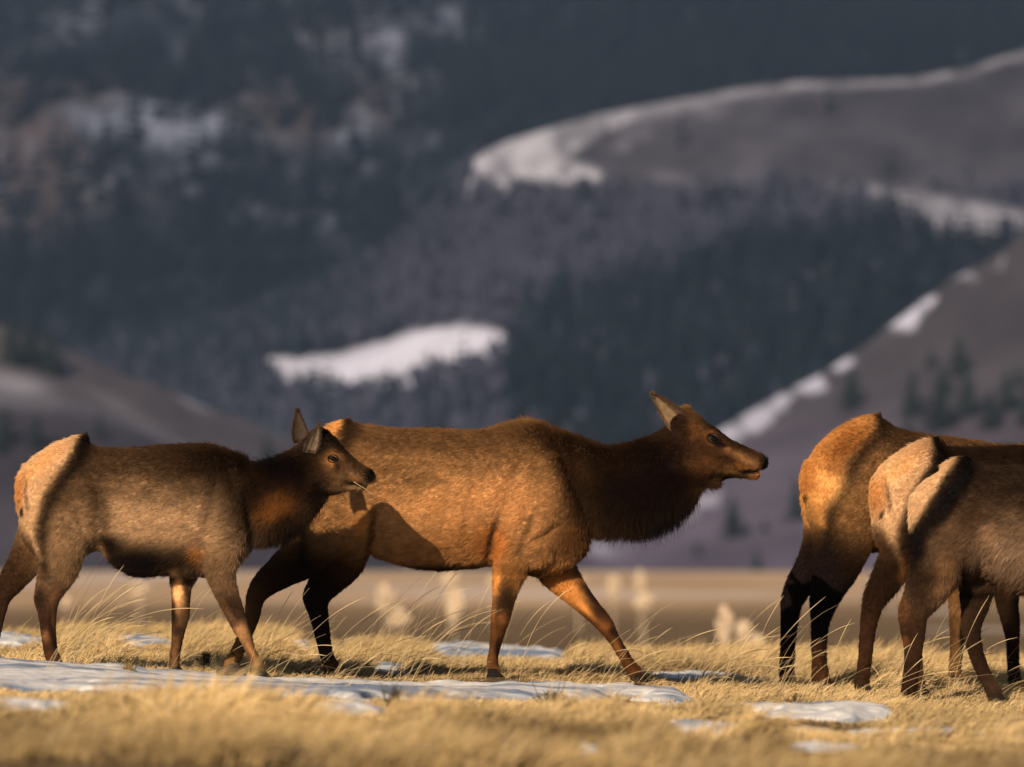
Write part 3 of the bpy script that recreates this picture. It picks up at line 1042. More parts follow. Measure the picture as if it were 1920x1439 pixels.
    # ears carry short hair as well
    if ear_pts:
        ep, er_, ec = [], [], []
        for vw, f, cc, isin in ear_pts:
            f = np.array(f)
            m = 5200
            pk = rng.integers(0, len(f), m)
            a, b = rng.uniform(0, 1, (2, m, 1))
            q = vw[f[pk]]
            r0 = (q[:, 0] * (1 - a) + q[:, 1] * a) * (1 - b) + (q[:, 3] * (1 - a) + q[:, 2] * a) * b
            nn = np.cross(q[:, 2] - q[:, 0], q[:, 3] - q[:, 1]); nn /= (np.linalg.norm(nn, axis=1)[:, None] + 1e-9)
            tipdir = (vw[len(vw) // 2 - 1] - vw[0]); tipdir /= np.linalg.norm(tipdir)
            inn = isin[f[pk][:, 0]]
            l = np.where(inn, .018, .008)[:, None] * rng.uniform(.6, 1.3, (m, 1))
            dd = tipdir + nn * np.where(inn, .8, .4)[:, None] + .35 * rng.normal(size=(m, 3)); dd /= np.linalg.norm(dd, axis=1)[:, None]
            ep.append(np.stack([r0, r0 + dd * l * .33, r0 + dd * l * .66, r0 + dd * l], 1))
            er_.append(np.full((m, 1), .0007) * np.array([[1, .9, .6, .2]]))
            ec.append(cc[f[pk][:, 0]] * rng.uniform(.7, 1.3, (m, 1)))
        pos = np.concatenate([pos] + ep); rr = np.concatenate([rr] + er_); hcol = np.concatenate([hcol] + ec)
    hair_obj('fur', pos, rr, np.clip(hcol, .004, .9), M_fur, body)
    return e, bvh, to_world


# coat colours (linear)
TAN = (.53, .32, .165); BROWN = (.15, .082, .042); DARK = (.040, .024, .016); BLK = (.014, .010, .009)
ORANGE = (.42, .19, .065); PALE = (.44, .325, .215); RUST = (.19, .085, .035); LEG = (.155, .075, .036); GREYB = (.21, .145, .10)

CALF_TORSO = [
    (38, 885, 36, 968, 24), (56, 863, 48, 1020, 42), (95, 836, 96, 1052, 56), (140, 822, 142, 1050, 62), (180, 838, 184, 1034, 64), (240, 840, 246, 1074, 70),
    (317, 836, 310, 1076, 70), (376, 835, 372, 1080, 62), (416, 845, 415, 1080, 52), (450, 862, 446, 1058, 42), (472, 880, 466, 1028, 30)]
CALF_NECK = [(405, 850, 436, 1045, 46), (470, 876, 478, 1020, 40), (515, 869, 530, 1004, 34), (546, 848, 566, 978, 30), (570, 824, 600, 948, 27), (590, 806, 618, 925, 26)]
CALF_HEAD = [(580, 812, 604, 926, 22), (604, 802, 622, 926, 28), (626, 820, 637, 921, 29), (648, 845, 650, 915, 23), (668, 862, 664, 909, 18), (684, 874, 680, 905, 15.5), (697, 883, 693, 905, 14), (703, 892, 700, 903, 9)]
CALF_JAW = [(628, 910, 632, 925, 16), (650, 910, 654, 920, 12), (668, 911, 672, 919, 9.5), (686, 908, 688, 917, 7)]
CALF_TAIL = [(112, 828, 118, 880, 20), (138, 818, 146, 866, 14), (152, 814, 161, 850, 8), (164, 808, 169, 832, 1.5)]
CALF_TAIL2 = [(44, 870, 58, 880, 9), (33, 900, 46, 905, 9), (30, 935, 40, 945, 7), (36, 955, 41, 958, 3)]

CALF_PATCH = [(0, 900), (40, 850), (100, 818), (150, 800), (156, 812), (150, 838), (130, 868), (104, 897), (89, 923), (79, 953), (71, 980), (70, 1004), (80, 1028), (84, 1046), (70, 1022), (52, 998), (38, 976), (0, 960)]
BORDER = [(158, 800), (182, 835), (160, 880), (128, 915), (108, 950), (97, 985), (92, 1030), (96, 1080), (86, 1080), (78, 1030), (76, 990), (92, 935), (118, 895), (146, 860)]


def shift(lst, dx, dy):
    return [(s[0] + dx, s[1] + dy, s[2] + dx, s[3] + dy) + tuple(s[4:]) for s in lst]


def shp(pts, dx, dy, k=1.0, ox=162, oy=813):
    return [((x - ox) * k + ox + dx, (y - oy) * k + oy + dy) for x, y in pts]


def calf_paint(dx=0, dy=0, flank=TAN, upper=(.10, .058, .034), face=True, grey=False):
    def g(x, y, *r): return ('g', x + dx, y + dy) + r
    L = [
        g(270, 852, 250, 56, 0, upper, .74),
        g(390, 880, 90, 70, 25, (.085, .048, .028), .8),
        g(140, 930, 60, 45, -30, (.15, .09, .055), .6),
        g(310, 972, 190, 56, -5, flank, .62), g(135, 985, 44, 60, 0, (.30, .21, .135), .6), g(330, 925, 120, 26, 4, (.24, .16, .10), .5),
        g(440, 985, 60, 55, 0, flank, .6),
        g(195, 960, 22, 60, -10, upper, .5),
        # neck
        g(500, 930, 75, 95, 30, (.075, .042, .024), .95),
        g(560, 900, 60, 85, 30, (.060, .033, .020), .95),
        g(520, 950, 48, 30, -20, ORANGE, .62),
        g(545, 990, 60, 26, -32, DARK, .8),
        g(470, 975, 9, 50, -8, BLK, .75),  # fold before the shoulder, its crease shade painted black
        g(500, 868, 60, 18, 5, DARK, .8),
        # belly
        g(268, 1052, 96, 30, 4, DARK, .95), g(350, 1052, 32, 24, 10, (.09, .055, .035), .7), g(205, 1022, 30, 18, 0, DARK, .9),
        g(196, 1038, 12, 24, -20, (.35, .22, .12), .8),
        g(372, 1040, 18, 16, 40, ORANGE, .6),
        g(250, 1080, 90, 12, 2, BLK, .9),  # underline: dark belly coat and the shade beneath it painted together
        # legs
        g(100, 1150, 60, 60, 0, (.12, .066, .038), .9), g(104, 1115, 8, 22, 15, (.26, .145, .08), .7), g(78, 1120, 9, 20, 10, (.08, .045, .027), .8), g(85, 1150, 9, 30, 0, (.09, .048, .028), .7), g(100, 1215, 40, 60, 0, (.12, .052, .028), .9), g(90, 1192, 7, 12, 0, (.30, .15, .07), .8), g(104, 1200, 5, 40, -6, (.06, .03, .018), .8), g(98, 1235, 6, 20, 0, (.19, .085, .042), .6),
        g(20, 1080, 45, 80, 20, BROWN, .85), g(0, 1150, 60, 110, 0, (.10, .05, .028), .9),
        g(440, 1150, 60, 60, -20, (.17, .10, .06), .85), g(445, 1150, 20, 40, -30, (.085, .048, .028), .85), g(432, 1150, 7, 30, -28, (.22, .13, .075), .7), g(457, 1188, 12, 22, -10, (.44, .26, .14), .85), g(472, 1175, 5, 26, -10, (.07, .04, .024), .8), g(478, 1225, 30, 40, 0, (.20, .11, .055), .75), g(474, 1222, 5, 26, -22, (.38, .22, .11), .7), g(492, 1262, 18, 12, 0, (.10, .055, .03), .9),
        g(330, 1200, 40, 90, 0, (.16, .085, .043), .85), g(334, 1104, 11, 34, 0, (.60, .38, .21), .9), g(352, 1110, 8, 40, 0, (.10, .06, .035), .7), g(322, 1150, 7, 26, 0, (.06, .034, .02), .9), g(344, 1155, 8, 22, 0, (.20, .11, .06), .7), g(334, 1185, 14, 10, 0, (.08, .045, .026), .8), g(326, 1225, 5, 26, 0, (.28, .155, .075), .7), g(338, 1222, 5, 34, 0, (.09, .05, .028), .8),
        ('p', shp(BORDER, dx, dy), 16, DARK, .75),
        ('p', shp(CALF_PATCH, dx, dy), 9, PALE, .95),
        g(75, 875, 60, 16, -38, (.50, .30, .14), .55), g(37, 925, 14, 34, 4, ORANGE, .75), g(43, 957, 4, 8, 20, BLK, .8), g(90, 905, 30, 14, -40, (.40, .27, .17), .5), g(54, 925, 3.5, 34, -4, (.2, .12, .07), .6),  # ends with the cleft beside the tail, its shade painted as a line
        g(160, 822, 10, 26, 20, DARK, .8),
    ]
    if face:
        L += [
            g(628, 868, 45, 42, 0, (.16, .088, .045), .9), g(600, 830, 30, 34, 20, DARK, .85), g(640, 840, 46, 13, 48, DARK, .8),
            g(626, 862, 19, 15, 0, (.42, .22, .10), .85), g(636, 872, 8, 12, 0, BLK, .6), g(645, 905, 32, 10, 0, (.21, .125, .06), .6),
            g(678, 880, 26, 12, 40, (.10, .05, .025), .7), g(698, 893, 11, 14, 0, BLK, .97), g(668, 898, 10, 5, 20, ORANGE, .5),
            g(672, 909, 24, 3.5, 12, BLK, .97), g(688, 914, 9, 4, 0, (.2, .13, .08), .7), g(640, 925, 50, 6, 0, BLK, .8), g(600, 930, 16, 36, 10, DARK, .7),
        ]
    return L


CALF = dict(
    label='smaller dark-backed calf with a straw in its mouth, its whole body in view',
    origin=(162, 1000), Y=29.2, hoof_ref=(280, 1262), seed=1, hairs=105000, base=(.27, .185, .115),
    body=[dict(secs=CALF_TORSO, sq=2.2), dict(secs=CALF_NECK), dict(secs=CALF_HEAD, cap1=.5), dict(secs=CALF_JAW), dict(secs=CALF_TAIL, cap1=.3), dict(secs=CALF_TAIL2)],
    lumps=[(118, 960, -44, 50, 78, 26, 10), (118, 960, 44, 50, 78, 26, 10), (425, 975, -34, 34, 72, 18, -18), (425, 975, 34, 34, 72, 18, -18),
           (355, 1055, 0, 26, 26, 40, 0), (616, 900, -12, 20, 16, 12, 0), (616, 900, 12, 20, 16, 12, 0)],
    limbs=[
        [(120, 960, 60, -34, 30), (116, 1020, 52, -38, 28), (112, 1070, 38, -38, 22), (98, 1104, 29, -36, 16), (91, 1125, 25, -36, 14), (92, 1152, 19, -36, 12), (95, 1190, 15.5, -36, 11), (99, 1222, 14.5, -36, 10), (106, 1244, 15.5, -36, 12)],
        [(95, 950, 55, 34, 30), (70, 1010, 44, 36, 26), (44, 1055, 33, 36, 20), (18, 1092, 26, 36, 15), (-4, 1118, 24, 36, 14), (-8, 1150, 18, 36, 12), (-14, 1190, 14, 36, 11), (-22, 1225, 13, 36, 10), (-24, 1240, 15, 36, 12)],
        [(420, 990, 44, -34, 24), (414, 1050, 34, -36, 20), (420, 1092, 25, -36, 17), (436, 1135, 21, -36, 15), (452, 1172, 17, -36, 13), (463, 1195, 13, -36, 11), (474, 1225, 10.5, -36, 9.5), (484, 1250, 12, -36, 11)],
        [(370, 1020, 36, 34, 22), (345, 1070, 27, 36, 18), (338, 1105, 20, 36, 15), (337, 1150, 18, 36, 14), (333, 1182, 14, 36, 12), (329, 1212, 11, 36, 10), (325, 1245, 11.5, 36, 11)]],
    hooves=[(108, 1256, 16, -36, True), (-20, 1252, 16, 36, True), (490, 1263, 14, -36, True), (327, 1258, 14, 36, True)],
    ears=[dict(geo=((578, 852, 0), (0, 0, 0), 1, (1, 0, 0), (0, -1, 0)), inner=(0, 0, 0), outer=(0, 0, 0))],
    eyes=[(625, 861, 7.5)],
    carve=[(626, 848, 16, 5, 20, 3), (676, 909, 14, 2.5, 10, -3), (470, 975, 6, 45, -8, -5), (190, 985, 12, 60, 0, -8), (650, 885, 18, 6, 20, -2), (150, 885, 18, 40, -30, 5), (210, 920, 26, 50, 0, -5), (400, 960, 12, 60, 14, -5), (440, 900, 10, 50, -20, -5),
           (452, 1178, 13, 15, -10, 3), (336, 1155, 13, 14, 0, 3), (100, 1165, 5, 34, 0, -2.5), (466, 1205, 4, 26, -16, -2), (330, 1210, 4, 28, 0, -2), (88, 1120, 10, 12, 0, 3)],
    paint=calf_paint(flank=(.44, .325, .22)),
    comb=[(100, 1150, 110, 120, 0, (.1, -1), 1), (330, 1170, 60, 110, 0, (0, -1), 1), (450, 1170, 80, 110, 0, (.15, -1), 1), (520, 930, 90, 90, 0, (-.7, -.75), .9), (540, 1000, 90, 26, -32, (.1, -1), .9), (640, 880, 75, 55, 0, (-1, .15), 1), (45, 930, 60, 90, 0, (-.5, -1), .8)],
    length=[(500, 930, 90, 100, 30, .042, .9), (640, 880, 55, 50, 0, .009, 1), (500, 866, 70, 20, 5, .055, .9), (545, 1000, 90, 30, -32, .065, .9), (270, 1070, 130, 30, 0, .034, .9), (400, 850, 60, 20, 0, .035, .7),
            (100, 1180, 80, 100, 0, .0075, 1), (330, 1180, 60, 100, 0, .007, 1), (460, 1180, 70, 90, 0, .0075, 1), (70, 930, 60, 90, 0, .014, .8), (0, 1180, 60, 100, 0, .0075, 1), (630, 930, 40, 9, 0, .03, .7)],
    lift=[(500, 930, 90, 100, 30, .6, .9), (500, 860, 110, 26, 5, 2.0, .95), (545, 1000, 90, 30, -32, 1.4, .9), (270, 1075, 130, 25, 0, .7, .8), (640, 880, 60, 40, 0, .25, 1)],
)
# ears: (base, tip, halfwidth, side dir, cup dir) in (x, depth, -y)
EAR_IN = (.42, .33, .22); EAR_OUT = (.05, .030, .020)
CALF['ears'] = [
    dict(geo=((580, -33, -850), (599, -41, -798), 15, (1, .12, -.15), (-.15, -1, .1), 3.0), inner=(.17, .125, .08), outer=EAR_OUT),
    dict(geo=((564, 20, -830), (556, 30, -770), 19, (1, .3, .1), (.25, -.95, 0), 3.0), inner=(.055, .036, .027), outer=EAR_OUT),
]

COW_TORSO = [
    (530, 885, 530, 962, 28), (550, 850, 545, 1005, 48), (590, 812, 590, 1040, 64), (640, 790, 640, 1050, 74), (690, 798, 690, 1044, 80), (750, 804, 748, 1058, 86),
    (817, 804, 812, 1068, 90), (900, 806, 895, 1064, 86), (955, 797, 950, 1062, 78), (1000, 794, 1003, 1080, 68), (1040, 808, 1046, 1074, 57), (1080, 822, 1076, 1056, 46), (1105, 834, 1098, 1020, 34)]
COW_NECK = [(1020, 808, 1062, 1040, 52), (1070, 822, 1100, 1006, 46), (1126, 841, 1150, 994, 40), (1170, 840, 1204, 990, 36), (1205, 828, 1252, 970, 33), (1238, 808, 1292, 938, 31), (1262, 790, 1320, 912, 29)]
COW_HEAD = [(1256, 776, 1288, 900, 27), (1292, 769, 1316, 903, 34), (1325, 792, 1342, 897, 34), (1358, 817, 1360, 889, 26), (1390, 834, 1384, 884, 20), (1412, 845, 1407, 881, 17), (1428, 853, 1424, 880, 15.5), (1437, 860, 1433, 879, 12)]
COW_JAW = [(1340, 884, 1346, 901, 18), (1368, 884, 1373, 895, 13), (1392, 887, 1395, 896, 10.5), (1410, 887, 1413, 899, 11), (1422, 885, 1424, 896, 10)]
COW_TAIL = [(600, 806, 606, 850, 11), (630, 793, 638, 826, 7), (657, 780, 659, 792, 2.2)]
COW_TAIL2 = [(545, 862, 562, 880, 12), (526, 892, 546, 906, 12), (520, 930, 538, 940, 10), (527, 956, 538, 962, 5)]
COWPATCH = [(490, 905), (535, 850), (590, 812), (640, 780), (655, 776), (650, 798), (632, 822), (603, 847), (584, 878), (571, 908), (560, 943), (556, 978), (564, 1010), (556, 1010), (540, 985), (525, 960), (490, 955)]
COWBORDER = [(655, 770), (682, 800), (660, 835), (632, 862), (612, 892), (600, 925), (586, 965), (580, 1010), (582, 1070), (560, 1070), (562, 1010), (566, 960), (584, 905), (606, 862), (640, 825)]


def cow_paint(dx=0, dy=0, face=True, flank=TAN, patch=(.52, .30, .13)):
    def g(x, y, *r): return ('g', x + dx, y + dy) + r
    L = [
        g(840, 820, 330, 34, 0, (.18, .105, .058), .8), g(620, 870, 55, 45, 0, (.22, .13, .07), .6),
        g(850, 950, 150, 70, 0, flank, .5), g(980, 960, 70, 80, 0, flank, .5), g(760, 870, 60, 50, 20, (.24, .145, .078), .5), g(900, 850, 70, 40, 0, (.23, .135, .072), .5),
        g(880, 1020, 90, 40, 0, (.34, .18, .08), .7), g(920, 1015, 30, 36, 30, (.40, .16, .055), .6),
        g(1050, 850, 60, 60, 40, (.13, .07, .036), .85),
        g(1085, 930, 24, 110, -12, (.15, .08, .042), .8),  # crease between shoulder and neck, shade painted into the coat
        g(1170, 920, 105, 130, -10, (.058, .033, .021), .97), g(1250, 890, 70, 120, -25, (.052, .029, .018), .95),
        g(1150, 860, 70, 26, 10, (.10, .052, .028), .6), g(1130, 975, 60, 30, 10, (.09, .056, .034), .6), g(1240, 975, 70, 30, -30, (.05, .037, .027), .9),
        g(1070, 1010, 46, 36, -30, (.19, .09, .042), .8), g(1010, 985, 50, 30, -20, (.36, .21, .11), .4),
        g(1030, 1078, 50, 14, -10, BLK, .9), g(880, 1066, 100, 9, 0, (.10, .05, .03), .9), g(760, 1072, 80, 12, 0, BLK, .8),  # belly underline: dark coat plus painted shade under the body
        g(938, 1030, 14, 34, 10, (.46, .20, .07), .75), g(924, 1010, 7, 40, 14, (.12, .06, .03), .7), g(988, 1000, 8, 60, 22, (.2, .115, .06), .6), g(700, 1000, 8, 50, 10, (.12, .06, .03), .7), g(684, 985, 16, 24, 10, (.50, .25, .09), .6), g(1072, 900, 8, 70, -24, (.10, .055, .03), .6), g(1030, 890, 24, 60, -30, (.44, .27, .14), .35),  # painted crease shade and fold highlights on elbow, flank and shoulder
        # forelegs
        g(955, 1080, 40, 36, 0, (.34, .175, .072), .85), g(932, 1190, 40, 70, 0, (.155, .070, .030), .97), g(930, 1095, 10, 30, 10, (.58, .30, .12), .85), g(948, 1125, 22, 36, 6, (.085, .042, .022), .9), g(926, 1150, 6, 22, 0, (.30, .14, .055), .8), g(944, 1160, 7, 14, 0, (.26, .12, .05), .7),
        g(930, 1190, 16, 12, 0, (.22, .10, .042), .8), g(936, 1215, 7, 26, 4, (.07, .034, .018), .85), g(924, 1240, 8, 18, 0, (.22, .095, .04), .7), g(922, 1262, 20, 10, 0, (.08, .04, .022), .9),
        g(1130, 1180, 110, 90, 45, (.155, .068, .028), .95), g(1060, 1100, 52, 34, 42, (.46, .23, .088), .9), g(1112, 1118, 40, 11, 52, (.075, .036, .018), .9), g(1098, 1142, 34, 7, 44, (.52, .26, .10), .8), g(1122, 1150, 18, 12, 50, (.12, .055, .025), .8), g(1136, 1176, 13, 12, 0, (.28, .125, .05), .8), g(1150, 1186, 7, 14, -20, (.07, .034, .018), .8), g(1160, 1215, 22, 7, 60, (.27, .12, .048), .8), g(1176, 1222, 30, 5, 62, (.07, .034, .018), .8), g(1185, 1250, 20, 20, 0, (.20, .085, .035), .8), g(1200, 1272, 16, 9, 0, (.06, .03, .018), .9),
        # hind: dark legs, painted blacker still to deepen the shadow cast on them
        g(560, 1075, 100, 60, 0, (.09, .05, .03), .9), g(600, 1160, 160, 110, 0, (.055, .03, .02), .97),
        ('p', [(x + dx, y + dy) for x, y in COWBORDER], 16, DARK, .65),
        ('p', [(x + dx, y + dy) for x, y in COWPATCH], 9, patch, .95),
        g(585, 850, 60, 20, -38, (.42, .19, .07), .65), g(529, 925, 13, 36, 4, (.42, .19, .07), .7), g(530, 960, 6, 7, 0, BLK, .8), g(565, 930, 24, 34, 10, (.66, .42, .2), .6),
        g(655, 786, 9, 24, 20, DARK, .7),
    ]
    if face:
        L += [
            g(1320, 850, 62, 56, 20, (.115, .052, .025), .96), g(1272, 795, 36, 34, 0, (.065, .034, .02), .85), g(1345, 806, 46, 14, 38, (.06, .03, .018), .85), g(1400, 842, 44, 12, 28, (.055, .026, .016), .8),
            g(1275, 870, 22, 50, 0, (.07, .035, .02), .6), g(1318, 872, 30, 18, 0, (.20, .095, .04), .6), g(1300, 810, 8, 16, 0, (.28, .11, .04), .5),
            g(1337, 824, 17, 13, 30, (.28, .13, .055), .8), g(1348, 834, 9, 9, 40, BLK, .8), g(1361, 842, 6, 6, 0, (.36, .2, .1), .6),
            g(1375, 868, 30, 8, 20, (.07, .032, .018), .6), g(1393, 876, 13, 7, 20, (.40, .19, .075), .7), g(1437, 868, 12, 17, 0, BLK, .97),
            g(1412, 884, 26, 4.2, -2, BLK, .98), g(1400, 885, 9, 6, 0, BLK, .9), g(1417, 894, 12, 5, -8, (.36, .17, .07), .8), g(1370, 893, 40, 6, 0, BLK, .7), g(1330, 905, 34, 10, 0, (.06, .03, .018), .7),
        ]
    return L


COW_HIND_NEAR = [(600, 930, 66, -46, 36), (598, 1000, 58, -50, 32), (566, 1046, 43, -50, 26), (530, 1072, 33, -48, 20), (497, 1098, 25, -46, 17), (481, 1122, 19, -46, 14), (475, 1155, 16, -46, 13), (462, 1190, 14.5, -46, 12), (448, 1222, 14, -46, 11), (437, 1245, 15, -46, 13)]
COW = dict(
    label='long-necked adult elk striding with head stretched forward and mouth slightly open',
    origin=(658, 1000), Y=30.25, hoof_ref=(760, 1274), seed=2, hairs=150000, base=(.34, .205, .105),
    body=[dict(secs=COW_TORSO, sq=2.2), dict(secs=COW_NECK), dict(secs=COW_HEAD, cap1=.5), dict(secs=COW_JAW), dict(secs=COW_TAIL, cap1=.3), dict(secs=COW_TAIL2)],
    lumps=[(620, 930, -52, 60, 86, 30, 10), (620, 930, 52, 60, 86, 30, 10), (1010, 950, -50, 42, 104, 22, -20), (1010, 950, 50, 42, 104, 22, -20), (1000, 1030, -44, 40, 36, 22, 0), (1062, 1020, 0, 36, 42, 40, -30),
           (1308, 866, -16, 26, 24, 14, 0), (1308, 866, 16, 26, 24, 14, 0), (1334, 900, 0, 18, 13, 10, -30), (1400, 886, 0, 24, 5, 9, -3), (1287, 770, 8, 13, 10, 12, 0)],
    limbs=[
        COW_HIND_NEAR,
        [(660, 950, 60, 46, 32), (655, 1010, 54, 48, 30), (636, 1055, 45, 48, 25), (610, 1092, 34, 48, 20), (591, 1124, 27, 46, 16), (597, 1154, 20, 46, 14), (603, 1190, 16, 46, 12), (611, 1228, 14, 46, 11), (619, 1254, 16, 46, 13)],
        [(985, 990, 50, -46, 28), (962, 1045, 38, -48, 24), (952, 1085, 30, -46, 20), (944, 1125, 23, -46, 17), (938, 1160, 19, -46, 15), (933, 1185, 15, -46, 13), (928, 1215, 12, -46, 11), (924, 1245, 12.5, -46, 12)],
        [(1020, 1020, 48, 34, 28), (1048, 1076, 36, 38, 22), (1074, 1106, 28, 40, 18), (1105, 1140, 22, 40, 16), (1130, 1166, 18, 40, 14), (1146, 1190, 13.5, 40, 12), (1162, 1216, 11.5, 40, 11), (1180, 1246, 12, 40, 11), (1190, 1262, 13, 40, 12)]],
    hooves=[(434, 1258, 17, -46, True), (624, 1267, 17, 46, True), (923, 1262, 15, -46, True), (1197, 1273, 15, 40, True)],
    ears=[dict(geo=((1276, -20, -803), (1222, -42, -741), 25, (.77, .1, .64), (-.35, -.85, -.25), 3.2), inner=(.27, .18, .10), outer=(.07, .04, .026)),
          dict(geo=((1282, 22, -786), (1262, 56, -760), 15, (.7, .3, -.6), (-.2, .9, -.2), 3.2), inner=(.3, .2, .12), outer=(.06, .034, .022))],
    eyes=[(1337, 823, 10.5)],
    carve=[(1336, 808, 20, 6, 25, 4), (1404, 884, 22, 2.5, -2, -4), (1092, 930, 10, 90, -12, -5), (925, 1010, 10, 46, 14, -7), (1050, 985, 50, 7, -35, -5), (1368, 866, 26, 6, 22, -3),
           (700, 1010, 10, 50, 12, -8), (1030, 880, 18, 70, -30, 6), (1072, 905, 9, 70, -24, -6), (730, 950, 26, 60, 0, -7), (690, 845, 24, 18, 0, 4), (985, 985, 12, 50, 20, -5), (960, 930, 14, 70, 14, -4), (840, 960, 10, 60, 10, -2), (870, 955, 8, 60, 10, 2), (800, 960, 10, 60, 10, 2), (1010, 1010, 40, 8, -30, -5),
           (940, 1165, 14, 15, 0, 3), (1136, 1172, 15, 15, 0, 3), (952, 1185, 5, 12, 0, -2), (606, 1160, 8, 30, 5, -2), (935, 1215, 4, 30, 4, -2.5), (1165, 1222, 34, 4, 62, -2.5)],
    paint=cow_paint(),
    comb=[(530, 1160, 150, 130, 0, (.1, -1), 1), (925, 1180, 70, 120, 0, (0, -1), 1), (1120, 1160, 120, 130, 40, (.5, -1), 1), (1170, 910, 110, 120, 0, (-.75, -.6), .9), (1340, 850, 110, 80, 0, (-1, .3), 1), (540, 930, 70, 90, 0, (-.5, -1), .8), (1070, 1010, 60, 50, 0, (-.2, -1), .8), (1225, 985, 130, 45, -28, (.25, -1), .95), (1340, 915, 30, 16, 0, (1, -.5), .9)],
    length=[(1170, 920, 110, 130, 0, .040, .95), (1235, 965, 130, 50, -25, .09, .95), (1330, 850, 90, 60, 15, .008, 1), (1020, 805, 110, 24, 12, .036, .85), (1160, 840, 110, 20, 0, .038, .8), (850, 1070, 200, 16, 0, .03, .8),
            (540, 1170, 150, 110, 0, .0075, 1), (925, 1170, 60, 110, 0, .007, 1), (1120, 1160, 100, 120, 30, .007, 1), (1345, 915, 30, 12, 0, .028, .8), (560, 900, 60, 110, 0, .016, .8), (1050, 1050, 70, 40, 0, .03, .7)],
    lift=[(1170, 920, 110, 130, 0, .55, .9), (1235, 975, 130, 55, -25, 1.9, .95), (1150, 836, 140, 26, 5, 1.9, .95), (1010, 800, 100, 22, 10, 1.6, .95), (1330, 850, 80, 60, 0, .22, 1)],
    voxel=.009, smooth=8,
)

# orange-rumped adult: same build as the cow, rump at (1629, 768)
dx, dy = 971, -11
ORG = dict(
    label='orange-rumped adult elk with shaded hind legs, half hidden behind two pale-rumped calves',
    origin=(1629, 1000), Y=32.2, hoof_ref=(1600, 1290), yaw=9, tilt=6.2, seed=3, hairs=110000, base=(.30, .18, .09), oy_legs=0,
    body=[dict(secs=[(q[0], q[1] + (11 if i > 3 else 0)) + tuple(q[2:]) for i, q in enumerate(shift(COW_TORSO, dx, dy))], sq=2.2), dict(secs=shift(COW_NECK, dx, dy)), dict(secs=shift(COW_HEAD, dx, dy), cap1=.5), dict(secs=shift(COW_JAW, dx, dy)), dict(secs=shift(COW_TAIL, dx, dy), cap1=.3)],
    lumps=[(620 + dx, 925 + dy, -50, 58, 90, 30, 6), (620 + dx, 925 + dy, 50, 58, 90, 30, 6), (1010 + dx, 950 + dy, -50, 42, 104, 22, -20)],
    image_limbs=[
        [(1575, 940, 66, -40, 34), (1578, 1010, 60, -44, 30), (1566, 1062, 46, -44, 26), (1550, 1104, 34, -42, 20), (1540, 1136, 26, -42, 17), (1536, 1165, 19, -42, 14), (1533, 1200, 16, -42, 13), (1534, 1240, 15, -42, 12), (1536, 1272, 18, -42, 14)],
        [(1552, 930, 50, 60, 30), (1552, 1000, 43, 66, 28), (1531, 1052, 33, 68, 24), (1500, 1102, 27, 68, 17), (1487, 1132, 22, 68, 15), (1484, 1160, 18, 68, 13), (1481, 1200, 15.5, 68, 12), (1479, 1240, 14.5, 68, 12), (1478, 1264, 16, 68, 14)],
        [(1905, 1010, 46, 20, 26), (1890, 1080, 32, 18, 22), (1889, 1125, 23, 16, 17), (1896, 1170, 18, 14, 15), (1899, 1200, 13.5, 12, 12), (1900, 1250, 12, 10, 11), (1904, 1290, 14, 8, 13)],
        [(1850, 1010, 44, 70, 26), (1812, 1080, 28, 76, 20), (1801, 1125, 18, 80, 15), (1802, 1170, 17, 80, 14), (1800, 1210, 14, 80, 12), (1797, 1245, 12.5, 80, 11), (1796, 1262, 14, 80, 12)]],
    hooves=[(1538, 1288, 18, -42, False), (1480, 1278, 16, 68, False), (1906, 1310, 16, 8, False), (1796, 1277, 15, 80, False)],
    ears=[], eyes=[(1337 + dx, 823 + dy, 9.5)],
    carve=[(700 + dx, 1010, 10, 50, 12, -5)],
    paint=cow_paint(dx, dy, patch=(.44, .245, .105)) + [('g', 1560, 840, 46, 20, -45, (.25, .10, .035), .7), ('g', 1540, 890, 20, 18, -40, (.28, .11, .04), .6), ('g', 1515, 945, 20, 40, 15, (.46, .26, .11), .6), ('g', 1500, 1170, 120, 120, 0, (.055, .03, .02), .97), ('g', 1535, 1265, 40, 50, 0, (.16, .075, .036), .9), ('g', 1890, 1120, 26, 34, 0, (.36, .24, .14), .8), ('g', 1900, 1230, 60, 80, 0, (.10, .055, .032), .9), ('g', 1800, 1200, 30, 90, 0, (.12, .06, .03), .9), ('g', 1680, 820, 60, 40, 10, (.12, .07, .04), .7)],  # hind legs painted near-black to deepen the cow's shadow on them
    comb=[(1520, 1160, 110, 120, 0, (.1, -1), 1), (1850, 1180, 120, 120, 0, (0, -1), 1), (1511, 930, 60, 120, 0, (-.4, -1), .8)],
    length=[(1520, 1180, 90, 110, 0, .018, 1), (1850, 1180, 110, 100, 0, .013, 1), (1550, 880, 80, 120, 0, .015, .9)], lift=[],
    voxel=.0095,
)

